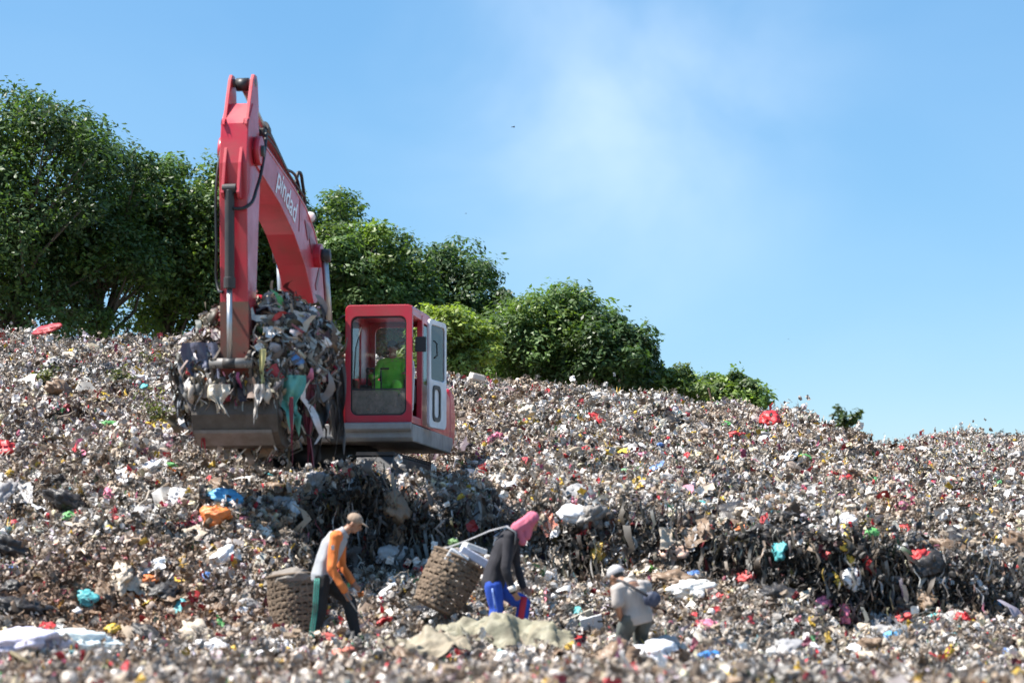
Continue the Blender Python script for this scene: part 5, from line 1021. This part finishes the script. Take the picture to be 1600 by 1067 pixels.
q = MB(); pts = [V['hipR'].lerp(V['knR'], t_) + Vector((-.01, -.100 + .012 * t_, 0)) for t_ in np.linspace(.1, 1, 5)]; q.tube(pts, [(.010, .005)] * 5, 6, lat=(1, 0, 0)); q.obj('stripe', mat('pale_blue_stripe', (.2, .3, .62), .7), p2['trousers'], True)
rope = MB(); rope.tube([W2 @ Vector((-.27, -.05, .58)), at(728, 845, 27.2), at(765, 829, 26.95), at(792, 822, 26.80), at(806, 832, 26.74), at(804, 850, 26.76)], [(.022, .006)] * 6, 7, lat=(0, 1, .3)); tag(rope.obj('carrying_strap', mat('grey_strap', (.26, .26, .27), .8), None, True), 'grey strap running from the carried basket over the shoulder of the scarfed picker', 'strap')
# stooping picker seen from behind
y0 = 25.4
J = dict(head=A(963, 901, .14), neck=A(974, 909, .06), chest=A(985, 924), waist=A(992, 947), pelvis=A(996, 963), shL=A(964, 922, -.12), shR=A(1008, 916, .10), elL=A(966, 948, -.16), wrL=A(970, 968, -.04), haL=A(969, 978, .06), elR=A(1014, 946, .26), wrR=A(1002, 962, .42), haR=A(994, 968, .5), hipL=A(984, 966, -.04), hipR=A(1006, 965, .04), knL=A(974, 993, .04), knR=A(1000, 998, .18))
J['anL'], J['toeL'] = foot(A(966, 1015, -.02), (-.6, .7, 0)); J['anR'], J['toeR'] = foot(A(1000, 1015, .16), (-.6, .7, 0))
p3 = person('stooping waste picker seen from behind in pale grey T-shirt with a crossbody bag', J, (-.66, .62, -.45), .92, 'short', (.40, .36, .33), None, (.11, .12, .11), 37, hair=True, hand_n=(1, 0, 0))
cap(p3, (.50, .48, .48), True, 1.06)
bag = empty('crossbody_bag', at(1019, 935, 25.25)); tag(bag, 'dark blue crossbody bag on the back of the stooping picker', 'bag')
q = MB(); q.ell((0, 0, 0), .095, .055, .085); fuse(q, 'pouch', mat('navy_nylon', (.03, .04, .075), .6, 0, .3, (.09, .09, .11), 12), bag, .010, 2, .012, 14, 3)
q = MB(); o_ = Vector(bag.location); q.tube([at(962, 905, 25.50) - o_, at(975, 909, 25.27) - o_, at(990, 918, 25.21) - o_, at(1006, 927, 25.20) - o_, at(1016, 933, 25.21) - o_], [(.016, .004)] * 5, 6, lat=(.3, 0, 1)); q.obj('strap', mat('black_webbing', (.03, .03, .035), .8), bag, True)
# operator in the cab
def OX(x, y, z): return X(.97 + x, y, z)
J = dict(pelvis=OX(0, -.28, 2.74), waist=OX(0, -.25, 2.90), chest=OX(0, -.21, 3.06), neck=OX(0, -.22, 3.25), head=OX(0, -.25, 3.39))
for sd, sg in (('L', 1), ('R', -1)):
    J.update({'sh' + sd: OX(sg * .17, -.21, 3.17), 'el' + sd: OX(sg * .26, -.36, 2.93), 'wr' + sd: OX(sg * .27, -.60, 2.98), 'ha' + sd: OX(sg * .275, -.70, 3.01), 'hip' + sd: OX(sg * .09, -.32, 2.74), 'kn' + sd: OX(sg * .15, -.76, 2.80), 'an' + sd: OX(sg * .13, -.95, 2.40), 'toe' + sd: OX(sg * .14, -1.10, 2.33)})
p4 = person('excavator operator in bright lime green work suit seated in the cab', J, (EXM.to_3x3() @ Vector((.05, -1, -.12))), .92, 'long', (.22, .80, .06), None, (.20, .74, .06), 51, legs='short', feet=False, hand_n=EXM.to_3x3() @ Vector((0, -.3, -1)), curl=.75)
cap(p4, (.02, .02, .024), True, 1.05)
for sg in (-1, 1):
    q = MB(); c0 = X(.97 + sg * .07, -.345, 3.10) - p4['O']; q.box(tuple(c0), (.075, .015, .07), (0, 0, TH)); q.obj('chest_pocket', p4['shirt'].data.materials[0], p4['shirt'], bevel=.004)

# ------------------------------------------------------------------ birds
def bird(px, py, Y, s, roll, label):
    o = empty('bird', at(px, py, Y)); o.rotation_euler = (0, roll, .6); tag(o, label, 'bird', 'birds flying over the landfill'); fm = mat('dark_feathers', (.05, .06, .09), .7)
    q = MB(); q.tube([(-.5 * s, 0, 0), (-.3 * s, 0, .02 * s), (0, 0, 0), (.25 * s, 0, .02 * s), (.36 * s, 0, .03 * s), (.44 * s, 0, .02 * s)], [.02 * s, .05 * s, .09 * s, .07 * s, .05 * s, .008 * s], 8); b_ = q.obj('body', fm, o, True)
    for sg in (-1, 1):
        q = MB(); q.add([(.18 * s, 0, .05 * s), (.22 * s, sg * .45 * s, .2 * s), (-.05 * s, sg * 1.0 * s, .06 * s), (-.12 * s, sg * .45 * s, .17 * s), (-.18 * s, 0, .03 * s)], [(0, 1, 3, 4), (1, 2, 3)]); w = q.obj('wing', fm, o); so = w.modifiers.new('thick', 'SOLIDIFY'); so.thickness = .02 * s
bird(802, 199, 60, .10, .3, 'small dark bird gliding high over the tree row')
bird(728, 334, 75, .07, -.2, 'tiny dark bird low above the trees beside the cab')
bird(1232, 530, 90, .06, .1, 'distant speck of a bird in the open sky above the ridge end')
